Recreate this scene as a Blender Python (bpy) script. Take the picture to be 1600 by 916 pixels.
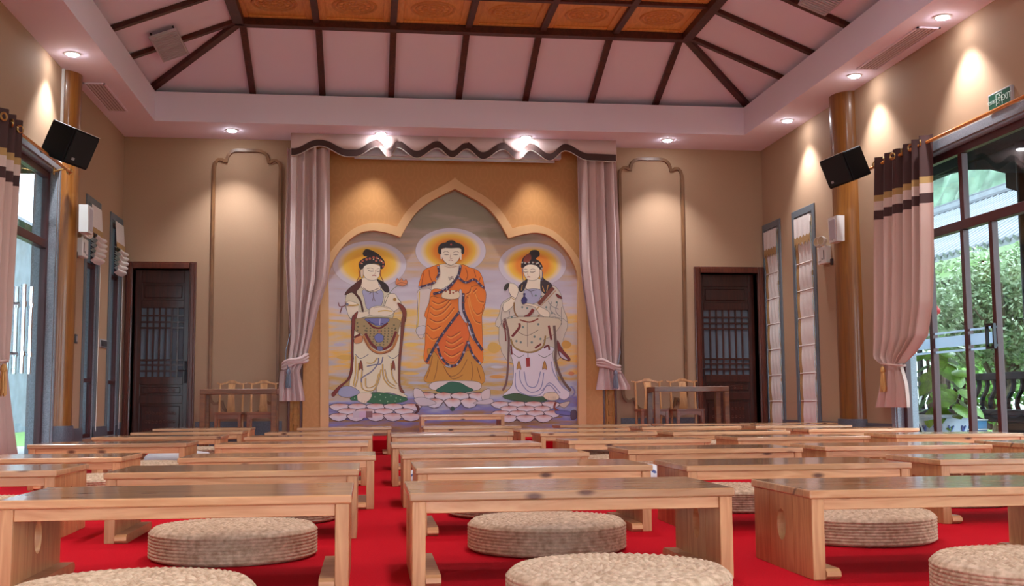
import bpy, bmesh, math, random
from mathutils import Vector, Matrix
random.seed(7)
PI = math.pi
for o in list(bpy.data.objects): bpy.data.objects.remove(o)
SC = bpy.context.scene
COL = SC.collection

# ------------------------------------------------------------------ camera
CAM_H, PITCH, YAW, ROLL, FPX = 0.5427, 0.09787, 0.1271, -0.00683, 1744.84
cam = bpy.data.cameras.new('camera'); cam.sensor_width = 36.0; cam.lens = FPX / 1600 * 36.0
cam.clip_end = 300
camo = bpy.data.objects.new('camera', cam); COL.objects.link(camo)
fw = Vector((math.sin(YAW) * math.cos(PITCH), math.cos(YAW) * math.cos(PITCH), math.sin(PITCH)))
r0 = Vector((math.cos(YAW), -math.sin(YAW), 0)); u0 = r0.cross(fw)
rv = r0 * math.cos(ROLL) + u0 * math.sin(ROLL); uv = -r0 * math.sin(ROLL) + u0 * math.cos(ROLL)
camo.matrix_world = Matrix(((rv.x, uv.x, -fw.x, 0), (rv.y, uv.y, -fw.y, 0), (rv.z, uv.z, -fw.z, CAM_H), (0, 0, 0, 1)))
SC.camera = camo

# ------------------------------------------------------------------ sky, exposure
SKY_STRENGTH = 8.5
SPOT_W = 145.0
world = bpy.data.worlds.new('world'); SC.world = world; world.use_nodes = True
wn = world.node_tree.nodes; bg = wn['Background']
bg.inputs['Color'].default_value = (0.74, 0.87, 1.0, 1); bg.inputs['Strength'].default_value = SKY_STRENGTH
vs = SC.view_settings
vs.view_transform = 'Standard'; vs.look = 'None'; vs.gamma = 1.0; vs.use_curve_mapping = False
vs.exposure = 0.2

# ------------------------------------------------------------------ room dimensions
XL, XR, YB, ZS = -3.13, 5.33, 14.56, 3.97
XC = (XL + XR) / 2
YF = -4.5                       # front wall, behind the camera
TIX0, TIX1, TIY = -2.60, 4.80, 13.69   # inner edges of the soffit
ZT = 4.335                      # top of the soffit upstand
CX0, CX1, CYB, ZC = -1.49, 3.72, 12.57, 4.88

# ------------------------------------------------------------------ materials
MATS = {}
def srgb(r, g, b):
    f = lambda c: (c / 255 / 12.92) if c / 255 <= 0.04045 else ((c / 255 + 0.055) / 1.055) ** 2.4
    return (f(r), f(g), f(b), 1)
def new_mat(name):
    m = bpy.data.materials.new(name); m.use_nodes = True; MATS[name] = m
    return m, m.node_tree.nodes, m.node_tree.links, m.node_tree.nodes['Principled BSDF']
def plain(name, col, rough=0.6, metal=0.0, spec=0.5, noise=0.0, nscale=30, bump=0.0, stretch=(1, 1, 1)):
    m, n, l, p = new_mat(name)
    p.inputs['Base Color'].default_value = col; p.inputs['Roughness'].default_value = rough
    p.inputs['Metallic'].default_value = metal; p.inputs['Specular IOR Level'].default_value = spec
    if noise or bump:
        tc = n.new('ShaderNodeTexCoord'); mp = n.new('ShaderNodeMapping'); mp.inputs['Scale'].default_value = stretch
        nz = n.new('ShaderNodeTexNoise'); nz.inputs['Scale'].default_value = nscale; nz.inputs['Detail'].default_value = 4
        l.new(tc.outputs['Object'], mp.inputs['Vector']); l.new(mp.outputs['Vector'], nz.inputs['Vector'])
        if noise:
            cr = n.new('ShaderNodeValToRGB')
            cr.color_ramp.elements[0].position = 0.3; cr.color_ramp.elements[1].position = 0.7
            cr.color_ramp.elements[0].color = tuple(c * (1 - noise) for c in col[:3]) + (1,)
            cr.color_ramp.elements[1].color = tuple(min(1, c * (1 + noise)) for c in col[:3]) + (1,)
            l.new(nz.outputs['Fac'], cr.inputs['Fac']); l.new(cr.outputs['Color'], p.inputs['Base Color'])
        if bump:
            b = n.new('ShaderNodeBump'); b.inputs['Strength'].default_value = bump; b.inputs['Distance'].default_value = 0.005
            l.new(nz.outputs['Fac'], b.inputs['Height']); l.new(b.outputs['Normal'], p.inputs['Normal'])
    return m
def wood(name, c1, c2, rough=0.4, stretch=(2, 14, 14), knots=False, coat=0.0, knot_col=(0.13, 0.04, 0.014, 1), jitter=True):
    m, n, l, p = new_mat(name)
    tc = n.new('ShaderNodeTexCoord'); mp = n.new('ShaderNodeMapping'); mp.inputs['Scale'].default_value = stretch
    src = tc.outputs['Object']
    if jitter:
        oi = n.new('ShaderNodeObjectInfo'); mu = n.new('ShaderNodeVectorMath'); mu.operation = 'SCALE'
        cx = n.new('ShaderNodeCombineXYZ')
        for k in range(3): l.new(oi.outputs['Random'], cx.inputs[k])
        l.new(cx.outputs[0], mu.inputs[0]); mu.inputs['Scale'].default_value = 17.0
        ad = n.new('ShaderNodeVectorMath'); l.new(tc.outputs['Object'], ad.inputs[0]); l.new(mu.outputs[0], ad.inputs[1])
        src = ad.outputs[0]
    l.new(src, mp.inputs['Vector'])
    nz = n.new('ShaderNodeTexNoise'); nz.inputs['Scale'].default_value = 1.6; nz.inputs['Detail'].default_value = 5
    nz.inputs['Distortion'].default_value = 0.6
    l.new(mp.outputs['Vector'], nz.inputs['Vector'])
    wv = n.new('ShaderNodeMath'); wv.operation = 'PINGPONG'; wv.inputs[1].default_value = 0.12
    l.new(nz.outputs['Fac'], wv.inputs[0])
    sc = n.new('ShaderNodeMath'); sc.operation = 'MULTIPLY'; sc.inputs[1].default_value = 8.3; l.new(wv.outputs[0], sc.inputs[0])
    cr = n.new('ShaderNodeValToRGB'); cr.color_ramp.elements[0].color = c1; cr.color_ramp.elements[1].color = c2
    cr.color_ramp.elements[0].position = 0.1; cr.color_ramp.elements[1].position = 0.9
    l.new(sc.outputs[0], cr.inputs['Fac'])
    out = cr.outputs['Color']
    if jitter:
        hv = n.new('ShaderNodeHueSaturation'); ma = n.new('ShaderNodeMapRange')
        ma.inputs['To Min'].default_value = 0.86; ma.inputs['To Max'].default_value = 1.12
        l.new(oi.outputs['Random'], ma.inputs['Value']); l.new(ma.outputs[0], hv.inputs['Value']); l.new(out, hv.inputs['Color'])
        out = hv.outputs['Color']
    if knots:
        sk = n.new('ShaderNodeSeparateXYZ'); l.new(src, sk.inputs[0]); yz = n.new('ShaderNodeMath'); l.new(sk.outputs['Y'], yz.inputs[0]); l.new(sk.outputs['Z'], yz.inputs[1])
        ck = n.new('ShaderNodeCombineXYZ'); l.new(sk.outputs['X'], ck.inputs[0]); l.new(yz.outputs[0], ck.inputs[1])
        mk = n.new('ShaderNodeMapping'); mk.inputs['Scale'].default_value = (5.5, 13, 1); l.new(ck.outputs[0], mk.inputs['Vector'])
        vo = n.new('ShaderNodeTexVoronoi'); vo.voronoi_dimensions = '2D'; vo.inputs['Scale'].default_value = 1.0; l.new(mk.outputs['Vector'], vo.inputs['Vector'])
        kr = n.new('ShaderNodeValToRGB'); kr.color_ramp.elements[0].position = 0.07; kr.color_ramp.elements[1].position = 0.20
        kr.color_ramp.elements[0].color = (1, 1, 1, 1); kr.color_ramp.elements[1].color = (0, 0, 0, 1)
        l.new(vo.outputs['Distance'], kr.inputs['Fac'])
        sel = n.new('ShaderNodeSeparateColor'); l.new(vo.outputs['Color'], sel.inputs[0])
        gt = n.new('ShaderNodeMath'); gt.operation = 'GREATER_THAN'; gt.inputs[1].default_value = 0.80; l.new(sel.outputs[0], gt.inputs[0])
        mm = n.new('ShaderNodeMath'); mm.operation = 'MULTIPLY'; l.new(kr.outputs['Color'], mm.inputs[0]); l.new(gt.outputs[0], mm.inputs[1])
        mx = n.new('ShaderNodeMix'); mx.data_type = 'RGBA'; l.new(mm.outputs[0], mx.inputs['Factor'])
        l.new(out, mx.inputs[6]); mx.inputs[7].default_value = knot_col; out = mx.outputs[2]
    if name == 'pine_top':        # glued boards of slightly different tone
        sp = n.new('ShaderNodeSeparateXYZ'); l.new(src, sp.inputs[0])
        fl = n.new('ShaderNodeMath'); fl.operation = 'SNAP'; fl.inputs[1].default_value = 0.085; l.new(sp.outputs['Y'], fl.inputs[0])
        wn_ = n.new('ShaderNodeTexWhiteNoise'); wn_.noise_dimensions = '1D'; l.new(fl.outputs[0], wn_.inputs['W'])
        mr = n.new('ShaderNodeMapRange'); mr.inputs['To Min'].default_value = 0.84; mr.inputs['To Max'].default_value = 1.1; l.new(wn_.outputs['Value'], mr.inputs['Value'])
        h2 = n.new('ShaderNodeHueSaturation'); l.new(mr.outputs[0], h2.inputs['Value']); l.new(out, h2.inputs['Color']); out = h2.outputs['Color']
    l.new(out, p.inputs['Base Color'])
    p.inputs['Roughness'].default_value = rough
    p.inputs['Coat Weight'].default_value = coat; p.inputs['Coat Roughness'].default_value = 0.12
    return m
def emit(name, col, s):
    m, n, l, p = new_mat(name)
    p.inputs['Base Color'].default_value = (0, 0, 0, 1)
    p.inputs['Emission Color'].default_value = col; p.inputs['Emission Strength'].default_value = s
    return m
def glass(name, tint=(0.93, 0.97, 0.97, 1)):
    m = bpy.data.materials.new(name); m.use_nodes = True; MATS[name] = m
    n = m.node_tree.nodes; l = m.node_tree.links; n.clear()
    o = n.new('ShaderNodeOutputMaterial'); t = n.new('ShaderNodeBsdfTransparent'); t.inputs[0].default_value = tint
    g = n.new('ShaderNodeBsdfGlossy'); g.inputs['Roughness'].default_value = 0.02
    lw = n.new('ShaderNodeLayerWeight'); lw.inputs['Blend'].default_value = 0.5
    pw = n.new('ShaderNodeMath'); pw.operation = 'POWER'; pw.inputs[1].default_value = 5.0; l.new(lw.outputs['Facing'], pw.inputs[0])
    f = n.new('ShaderNodeMath'); f.operation = 'MULTIPLY_ADD'; f.inputs[1].default_value = 0.6; f.inputs[2].default_value = 0.03; l.new(pw.outputs[0], f.inputs[0])
    x = n.new('ShaderNodeMixShader'); l.new(f.outputs[0], x.inputs[0]); l.new(t.outputs[0], x.inputs[1]); l.new(g.outputs[0], x.inputs[2])
    l.new(x.outputs[0], o.inputs[0]); return m
def vcol(name, rough=0.5, gain=1.0):
    m, n, l, p = new_mat(name)
    a = n.new('ShaderNodeVertexColor'); a.layer_name = 'Col'
    l.new(a.outputs['Color'], p.inputs['Base Color']); p.inputs['Roughness'].default_value = rough
    return m

plain('wallpaper', (0.405, 0.255, 0.16, 1), 0.75, noise=0.05, nscale=8, bump=0.12, stretch=(14, 14, 60), spec=0.25)
plain('ceiling_paint', (0.85, 0.77, 0.92, 1), 0.8, spec=0.2)
plain('carpet', (0.50, 0.003, 0.012, 1), 0.95, noise=0.10, nscale=160, bump=0.3, spec=0.1)
wood('pine', (0.72, 0.37, 0.17, 1), (0.61, 0.28, 0.115, 1), 0.38, (1.3, 12, 12), knots=True, coat=0.25)
wood('pine_top', (0.60, 0.325, 0.155, 1), (0.50, 0.245, 0.105, 1), 0.30, (1.3, 12, 12), knots=True, coat=1.0)
wood('pine_side', (0.62, 0.315, 0.135, 1), (0.51, 0.225, 0.09, 1), 0.42, (12, 12, 1.3), coat=0.2)
wood('rafter_wood', (0.085, 0.018, 0.012, 1), (0.05, 0.010, 0.007, 1), 0.45, (6, 6, 6))
wood('coffer_wood', (0.78, 0.37, 0.10, 1), (0.68, 0.30, 0.075, 1), 0.45, (10, 1.5, 10))
wood('coffer_disc', (0.62, 0.27, 0.07, 1), (0.54, 0.22, 0.055, 1), 0.5, (8, 8, 8))
wood('column_wood', (0.26, 0.092, 0.012, 1), (0.19, 0.060, 0.008, 1), 0.38, (14, 14, 0.5), coat=0.25)
wood('dark_door', (0.055, 0.012, 0.007, 1), (0.032, 0.007, 0.004, 1), 0.3, (12, 12, 1), coat=0.4)
wood('door_frame', (0.11, 0.022, 0.009, 1), (0.075, 0.014, 0.006, 1), 0.3, (8, 8, 1), coat=0.4)
wood('moulding_wood', (0.22, 0.10, 0.04, 1), (0.16, 0.07, 0.028, 1), 0.35, (6, 6, 1))
wood('desk_wood', (0.20, 0.066, 0.015, 1), (0.145, 0.043, 0.010, 1), 0.35, (2, 10, 10), coat=0.3)
wood('chair_wood', (0.66, 0.34, 0.14, 1), (0.54, 0.25, 0.095, 1), 0.4, (8, 8, 2), coat=0.2)
wood('seat_wood', (0.34, 0.11, 0.045, 1), (0.27, 0.08, 0.03, 1), 0.35, (2, 8, 8), coat=0.3)
wood('fret_wood', (0.58, 0.25, 0.035, 1), (0.50, 0.20, 0.025, 1), 0.4, (8, 8, 2))
wood('rod_wood', (0.62, 0.22, 0.045, 1), (0.50, 0.16, 0.03, 1), 0.25, (8, 2, 8), coat=0.5)
plain('frame_red', (0.055, 0.006, 0.008, 1), 0.4)
plain('granite', (0.24, 0.26, 0.30, 1), 0.35, noise=0.35, nscale=120)
plain('granite_dark', (0.10, 0.105, 0.13, 1), 0.4, noise=0.3, nscale=110)
plain('slate_frame', (0.13, 0.15, 0.17, 1), 0.5, noise=0.12, nscale=60)
plain('metal', (0.75, 0.76, 0.78, 1), 0.18, metal=1.0)
plain('dark_metal', (0.03, 0.03, 0.035, 1), 0.35, metal=0.6)
plain('brass', (0.62, 0.42, 0.16, 1), 0.28, metal=1.0)
plain('speaker_black', (0.004, 0.004, 0.005, 1), 0.6, spec=0.2)
plain('speaker_cloth', (0.005, 0.006, 0.007, 1), 0.85, bump=0.4, nscale=600)
plain('plastic_white', (0.74, 0.72, 0.70, 1), 0.45)
plain('plastic_grey', (0.35, 0.34, 0.35, 1), 0.5)
plain('plastic_dark', (0.05, 0.045, 0.05, 1), 0.5)
plain('vent_grey', (0.50, 0.46, 0.50, 1), 0.6)
plain('vent_slot', (0.40, 0.34, 0.36, 1), 0.7)
plain('vent_blade', (0.70, 0.63, 0.70, 1), 0.7)
plain('screen_case', (0.66, 0.66, 0.74, 1), 0.4)
plain('drape', (0.66, 0.50, 0.475, 1), 0.85, noise=0.06, nscale=200, bump=0.2)
plain('pelmet_cloth', (0.64, 0.48, 0.45, 1), 0.75, noise=0.06, nscale=150)
plain('braid_dark', (0.060, 0.026, 0.022, 1), 0.8)
plain('cord_white', (0.80, 0.76, 0.70, 1), 0.7)
plain('tassel_blue', (0.21, 0.24, 0.30, 1), 0.8, noise=0.3, nscale=150, stretch=(1, 1, 0.05))
plain('tassel_gold', (0.50, 0.25, 0.07, 1), 0.6, noise=0.3, nscale=150, stretch=(1, 1, 0.05))
plain('blind_cloth', (0.74, 0.66, 0.62, 1), 0.85, noise=0.04, nscale=60)
plain('blind_trim', (0.42, 0.25, 0.10, 1), 0.8, noise=0.15, nscale=80)
plain('arch_band', (0.72, 0.42, 0.19, 1), 0.5, noise=0.03, nscale=5)
plain('lattice_pane', (0.115, 0.145, 0.18, 1), 0.6)
plain('cushion_cloth', (0.78, 0.77, 0.78, 1), 0.85)
glass('glass')
m = plain('frosted', (0.80, 0.86, 0.92, 1), 0.9); n_ = m.node_tree.nodes
tr_ = n_.new('ShaderNodeBsdfTranslucent'); tr_.inputs[0].default_value = (0.55, 0.64, 0.74, 1); mx_ = n_.new('ShaderNodeMixShader'); mx_.inputs[0].default_value = 0.75
m.node_tree.links.new(n_['Principled BSDF'].outputs[0], mx_.inputs[1]); m.node_tree.links.new(tr_.outputs[0], mx_.inputs[2]); m.node_tree.links.new(mx_.outputs[0], n_['Material Output'].inputs[0])
plain('white_wall', (0.82, 0.82, 0.80, 1), 0.9)
plain('roof_tile', (0.045, 0.05, 0.06, 1), 0.8, noise=0.25, nscale=6)
plain('bench_wood', (0.006, 0.005, 0.006, 1), 0.7, spec=0.08)
plain('stone_wall', (0.17, 0.19, 0.24, 1), 0.9, noise=0.2, nscale=3)
plain('paving', (0.42, 0.42, 0.41, 1), 0.85, noise=0.2, nscale=6)
plain('grass', (0.12, 0.24, 0.05, 1), 0.95, noise=0.4, nscale=14)
plain('leaf', (0.19, 0.36, 0.09, 1), 0.5, noise=0.5, nscale=3)
plain('leaf_pale', (0.30, 0.40, 0.23, 1), 0.45, noise=0.4, nscale=4)
plain('bark', (0.12, 0.085, 0.06, 1), 0.9, noise=0.4, nscale=25)
plain('hill_green', (0.055, 0.095, 0.06, 1), 0.95, noise=0.6, nscale=0.9)
plain('pot_glaze', (0.36, 0.41, 0.48, 1), 0.3)
plain('plant_leaf', (0.10, 0.22, 0.02, 1), 0.4, noise=0.5, nscale=3)
plain('roof_pale', (0.13, 0.14, 0.155, 1), 0.8, noise=0.15, nscale=3)
plain('pot_blue', (0.06, 0.10, 0.30, 1), 0.3)
plain('crate_blue', (0.05, 0.22, 0.42, 1), 0.5)
plain('flower_red', (0.55, 0.02, 0.03, 1), 0.6)
plain('exit_green', (0.008, 0.085, 0.045, 1), 0.4)
plain('exit_print', (0.62, 0.78, 0.70, 1), 0.5)
emit('lamp_glow', (0.93, 0.96, 1.0, 1), 110.0)
emit('added_lamp_glow', (0.86, 0.92, 1.0, 1), 112.0)
vcol('paint')

# straw with woven tint
m, n, l, p = new_mat('straw')
tc = n.new('ShaderNodeTexCoord'); nz = n.new('ShaderNodeTexNoise'); nz.inputs['Scale'].default_value = 45; nz.inputs['Detail'].default_value = 3
l.new(tc.outputs['Object'], nz.inputs['Vector'])
cr = n.new('ShaderNodeValToRGB'); cr.color_ramp.elements[0].position = 0.3; cr.color_ramp.elements[1].position = 0.7
cr.color_ramp.elements[0].color = (0.40, 0.25, 0.14, 1); cr.color_ramp.elements[1].color = (0.74, 0.54, 0.36, 1)
l.new(nz.outputs['Fac'], cr.inputs['Fac']); l.new(cr.outputs['Color'], p.inputs['Base Color']); p.inputs['Roughness'].default_value = 0.6

# blue and white cloth
m, n, l, p = new_mat('blue_white_cloth')
tc = n.new('ShaderNodeTexCoord'); vo = n.new('ShaderNodeTexVoronoi'); vo.inputs['Scale'].default_value = 22
nz = n.new('ShaderNodeTexNoise'); nz.inputs['Scale'].default_value = 14; l.new(tc.outputs['Object'], nz.inputs['Vector'])
l.new(tc.outputs['Object'], vo.inputs['Vector'])
ad = n.new('ShaderNodeMath'); l.new(vo.outputs['Distance'], ad.inputs[0]); l.new(nz.outputs['Fac'], ad.inputs[1])
cr = n.new('ShaderNodeValToRGB'); cr.color_ramp.interpolation = 'CONSTANT'
cr.color_ramp.elements[0].color = (0.08, 0.11, 0.28, 1); cr.color_ramp.elements[1].color = (0.78, 0.78, 0.80, 1); cr.color_ramp.elements[1].position = 0.78
l.new(ad.outputs[0], cr.inputs['Fac']); l.new(cr.outputs['Color'], p.inputs['Base Color']); p.inputs['Roughness'].default_value = 0.8

# damask orange wallpaper of the shrine panel
m, n, l, p = new_mat('damask')
tc = n.new('ShaderNodeTexCoord'); mp = n.new('ShaderNodeMapping'); mp.inputs['Scale'].default_value = (5.2, 1, 3.2)
l.new(tc.outputs['Object'], mp.inputs['Vector'])
vo = n.new('ShaderNodeTexVoronoi'); vo.inputs['Scale'].default_value = 1.0; vo.inputs['Randomness'].default_value = 0.0; l.new(mp.outputs['Vector'], vo.inputs['Vector'])
nz = n.new('ShaderNodeTexNoise'); nz.inputs['Scale'].default_value = 18; l.new(tc.outputs['Object'], nz.inputs['Vector'])
sn = n.new('ShaderNodeMath'); sn.operation = 'MULTIPLY'; sn.inputs[1].default_value = 26; l.new(vo.outputs['Distance'], sn.inputs[0])
ad = n.new('ShaderNodeMath'); l.new(sn.outputs[0], ad.inputs[0]); l.new(nz.outputs['Fac'], ad.inputs[1])
si = n.new('ShaderNodeMath'); si.operation = 'SINE'; l.new(ad.outputs[0], si.inputs[0])
cr = n.new('ShaderNodeValToRGB'); cr.color_ramp.elements[0].position = 0.35; cr.color_ramp.elements[1].position = 0.65
cr.color_ramp.elements[0].color = (0.545, 0.255, 0.08, 1); cr.color_ramp.elements[1].color = (0.57, 0.27, 0.088, 1)
l.new(si.outputs[0], cr.inputs['Fac']); l.new(cr.outputs['Color'], p.inputs['Base Color']); p.inputs['Roughness'].default_value = 0.55

# window curtain: brown head, gold braid, pink cloth, brown band (by height)
m, n, l, p = new_mat('banded_curtain')
tc = n.new('ShaderNodeTexCoord'); sx = n.new('ShaderNodeSeparateXYZ'); l.new(tc.outputs['Object'], sx.inputs[0])
dv = n.new('ShaderNodeMath'); dv.operation = 'DIVIDE'; dv.inputs[1].default_value = 4.0; l.new(sx.outputs['Z'], dv.inputs[0])
cr = n.new('ShaderNodeValToRGB'); cr.color_ramp.interpolation = 'CONSTANT'
pink = (0.56, 0.37, 0.31, 1); brown = (0.060, 0.024, 0.022, 1); gold = (0.42, 0.25, 0.09, 1); pale = (0.60, 0.44, 0.38, 1)
cr.color_ramp.elements[0].color = pink; e = cr.color_ramp.elements[1]; e.position = 2.385 / 4; e.color = brown
for z, cc in ((2.475, pale), (2.575, gold), (2.64, brown)):
    e = cr.color_ramp.elements.new(z / 4); e.color = cc
l.new(dv.outputs[0], cr.inputs['Fac']); l.new(cr.outputs['Color'], p.inputs['Base Color']); p.inputs['Roughness'].default_value = 0.85

# mural ground: lavender mist, yellow cloud streaks, blue water at the foot
m, n, l, p = new_mat('mural_ground')
tc = n.new('ShaderNodeTexCoord'); sx = n.new('ShaderNodeSeparateXYZ'); l.new(tc.outputs['Object'], sx.inputs[0])
mp = n.new('ShaderNodeMapping'); mp.inputs['Scale'].default_value = (0.8, 1, 4.6); l.new(tc.outputs['Object'], mp.inputs['Vector'])
nz = n.new('ShaderNodeTexNoise'); nz.inputs['Scale'].default_value = 1.7; nz.inputs['Detail'].default_value = 5; l.new(mp.outputs['Vector'], nz.inputs['Vector'])
nm = n.new('ShaderNodeMath'); nm.operation = 'MULTIPLY_ADD'; nm.inputs[1].default_value = 1.25; nm.inputs[2].default_value = -0.625; l.new(nz.outputs['Fac'], nm.inputs[0])
ad = n.new('ShaderNodeMath'); l.new(sx.outputs['Z'], ad.inputs[0]); l.new(nm.outputs[0], ad.inputs[1])
dv = n.new('ShaderNodeMath'); dv.operation = 'DIVIDE'; dv.inputs[1].default_value = 3.6; l.new(ad.outputs[0], dv.inputs[0])
cr = n.new('ShaderNodeValToRGB')
stops = [(0.0, (110, 90, 110)), (0.07, (170, 130, 80)), (0.12, (130, 130, 195)), (0.17, (190, 190, 205)), (0.22, (205, 165, 80)), (0.27, (190, 188, 196)), (0.31, (240, 190, 80)),
         (0.37, (206, 200, 200)), (0.43, (238, 196, 96)), (0.49, (214, 206, 214)), (0.60, (200, 188, 200)), (0.68, (206, 170, 128)), (0.74, (186, 160, 140)), (0.82, (150, 140, 112)), (1.0, (138, 130, 104))]
cr.color_ramp.elements[0].color = srgb(*stops[0][1]); cr.color_ramp.elements[1].position = 1.0; cr.color_ramp.elements[1].color = srgb(*stops[-1][1])
for t, cc in stops[1:-1]:
    e = cr.color_ramp.elements.new(t); e.color = srgb(*cc)
l.new(dv.outputs[0], cr.inputs['Fac']); l.new(cr.outputs['Color'], p.inputs['Base Color']); p.inputs['Roughness'].default_value = 0.4

# ------------------------------------------------------------------ mesh helpers
class B:
    def __init__(s): s.bm = bmesh.new(); s.slots = []; s.mi = 0
    def mat(s, name):
        if name not in s.slots: s.slots.append(name)
        s.mi = s.slots.index(name); return s
    def _tag(s, faces):
        for f in faces: f.material_index = s.mi
    def box(s, x0, x1, y0, y1, z0, z1, bev=0.0, seg=2, M=None):
        vs_ = [s.bm.verts.new(v) for v in ((x0, y0, z0), (x1, y0, z0), (x1, y1, z0), (x0, y1, z0), (x0, y0, z1), (x1, y0, z1), (x1, y1, z1), (x0, y1, z1))]
        fs = [s.bm.faces.new([vs_[i] for i in q]) for q in ((3, 2, 1, 0), (4, 5, 6, 7), (0, 1, 5, 4), (1, 2, 6, 5), (2, 3, 7, 6), (3, 0, 4, 7))]
        s._tag(fs)
        allv = vs_
        if bev > 0:
            r = bmesh.ops.bevel(s.bm, geom=list({e for f in fs for e in f.edges}), offset=bev, segments=seg, affect='EDGES', profile=0.5)
            s._tag(r['faces']); allv = list({v for f in r['faces'] for v in f.verts} | {v for v in vs_ if v.is_valid})
        if M is not None:
            for v in allv: v.co = M @ v.co
        return s
    def prism(s, pts, axis, a, b):
        """closed 2-D outline extruded along an axis ('x','y','z') from a to b"""
        def P(q, w):
            return {'x': (w, q[0], q[1]), 'y': (q[0], w, q[1]), 'z': (q[0], q[1], w)}[axis]
        va = [s.bm.verts.new(P(q, a)) for q in pts]; vb = [s.bm.verts.new(P(q, b)) for q in pts]
        fs = [s.bm.faces.new(va), s.bm.faces.new(vb[::-1])]
        k = len(pts)
        for i in range(k): fs.append(s.bm.faces.new((va[i], vb[i], vb[(i + 1) % k], va[(i + 1) % k])))
        s._tag(fs); return s
    def band(s, outer, inner, axis, a, b):
        """open strip between two matching polylines, extruded"""
        def P(q, w):
            return {'x': (w, q[0], q[1]), 'y': (q[0], w, q[1]), 'z': (q[0], q[1], w)}[axis]
        g = [[s.bm.verts.new(P(q, w)) for q in ln] for ln in (outer, inner) for w in (a, b)]
        oa, ob, ia, ib = g; fs = []
        for i in range(len(outer) - 1):
            for A, C in ((oa, ob), (ob, ib), (ib, ia), (ia, oa)):
                fs.append(s.bm.faces.new((A[i], A[i + 1], C[i + 1], C[i])))
        fs.append(s.bm.faces.new((oa[0], ob[0], ib[0], ia[0]))); fs.append(s.bm.faces.new((oa[-1], ia[-1], ib[-1], ob[-1])))
        s._tag(fs); return s
    def tube(s, path, r, n=8, closed=False, cap=True):
        path = [Vector(p) for p in path]; rings = []
        k = len(path); up = Vector((0, 0, 1))
        for i, p in enumerate(path):
            t = (path[(i + 1) % k] - path[i - 1]) if closed else (path[min(i + 1, k - 1)] - path[max(i - 1, 0)])
            t.normalize()
            a = t.cross(up) if abs(t.dot(up)) < 0.95 else t.cross(Vector((1, 0, 0)))
            a.normalize(); b = t.cross(a)
            rr = r[i] if isinstance(r, (list, tuple)) else r
            rings.append([s.bm.verts.new(p + a * rr * math.cos(2 * PI * j / n) + b * rr * math.sin(2 * PI * j / n)) for j in range(n)])
        fs = []
        for i in range(k if closed else k - 1):
            A, C = rings[i], rings[(i + 1) % k]
            for j in range(n): fs.append(s.bm.faces.new((A[j], A[(j + 1) % n], C[(j + 1) % n], C[j])))
        if cap and not closed:
            fs.append(s.bm.faces.new(rings[0][::-1])); fs.append(s.bm.faces.new(rings[-1]))
        s._tag(fs); return s
    def lathe(s, prof, n=24, c=(0, 0, 0), M=None):
        rings = []
        for r, z in prof:
            rings.append([s.bm.verts.new((c[0] + r * math.cos(2 * PI * j / n), c[1] + r * math.sin(2 * PI * j / n), c[2] + z)) for j in range(n)])
        fs = []
        for A, C in zip(rings, rings[1:]):
            for j in range(n): fs.append(s.bm.faces.new((A[j], A[(j + 1) % n], C[(j + 1) % n], C[j])))
        fs.append(s.bm.faces.new(rings[0][::-1])); fs.append(s.bm.faces.new(rings[-1]))
        s._tag(fs)
        if M is not None:
            for R in rings:
                for v in R: v.co = M @ v.co
        return s
    def grid(s, fn, nu, nv):
        g = [[s.bm.verts.new(fn(i / nu, j / nv)) for j in range(nv + 1)] for i in range(nu + 1)]
        s._tag([s.bm.faces.new((g[i][j], g[i + 1][j], g[i + 1][j + 1], g[i][j + 1])) for i in range(nu) for j in range(nv)])
        return s
    def mesh(s, name, mats=None, smooth=False):
        bmesh.ops.recalc_face_normals(s.bm, faces=s.bm.faces)
        me = bpy.data.meshes.new(name); s.bm.to_mesh(me); s.bm.free()
        for mn in (mats or s.slots): me.materials.append(MATS[mn])
        if smooth:
            for p_ in me.polygons: p_.use_smooth = True
            if smooth != 'all':
                try: me.set_sharp_from_angle(angle=math.radians(40))
                except Exception: pass
        return me
def link(name, data, parent=None, loc=None):
    o = bpy.data.objects.new(name, data); COL.objects.link(o)
    if parent: o.parent = parent
    if loc: o.location = loc
    return o
def part(name, b, mat=None, parent=None, smooth=False, loc=None):
    return link(name, b.mesh(name, [mat] if mat else None, smooth), parent, loc)
def tag(o, label=None, cat=None, group=None, kind=None):
    if label: o['label'] = label
    if cat: o['category'] = cat
    if group: o['group'] = group
    if kind: o['kind'] = kind
    return o
def thing(name, label, cat, loc=(0, 0, 0), group=None, rz=0):
    o = link(name, None, None, loc); o.rotation_euler = (0, 0, rz); o.empty_display_size = 0.1
    return tag(o, label, cat, group)
def struct(name, b=None, mat=None, parent=None, smooth=False, label=None, cat=None):
    o = part(name, b, mat, parent, smooth) if b else link(name, None, parent)
    if not parent: tag(o, label, cat, kind='structure')
    return o
def copy_tree(o, parent=None):
    c = o.copy(); COL.objects.link(c); c.parent = parent
    for ch in list(o.children): copy_tree(ch, c)
    return c
def arc(cx, cy, rx, ry, a0, a1, n=8):
    return [(cx + rx * math.cos(math.radians(a0 + (a1 - a0) * i / n)), cy + ry * math.sin(math.radians(a0 + (a1 - a0) * i / n))) for i in range(n + 1)]
def lerp(a, b, t): return a + (b - a) * t
def interp(tab, z):
    """piecewise linear over (z, value) pairs sorted by descending z"""
    if z >= tab[0][0]: return tab[0][1]
    for (za, a), (zb, b) in zip(tab, tab[1:]):
        if z >= zb: return lerp(a, b, (za - z) / (za - zb))
    return tab[-1][1]

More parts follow.
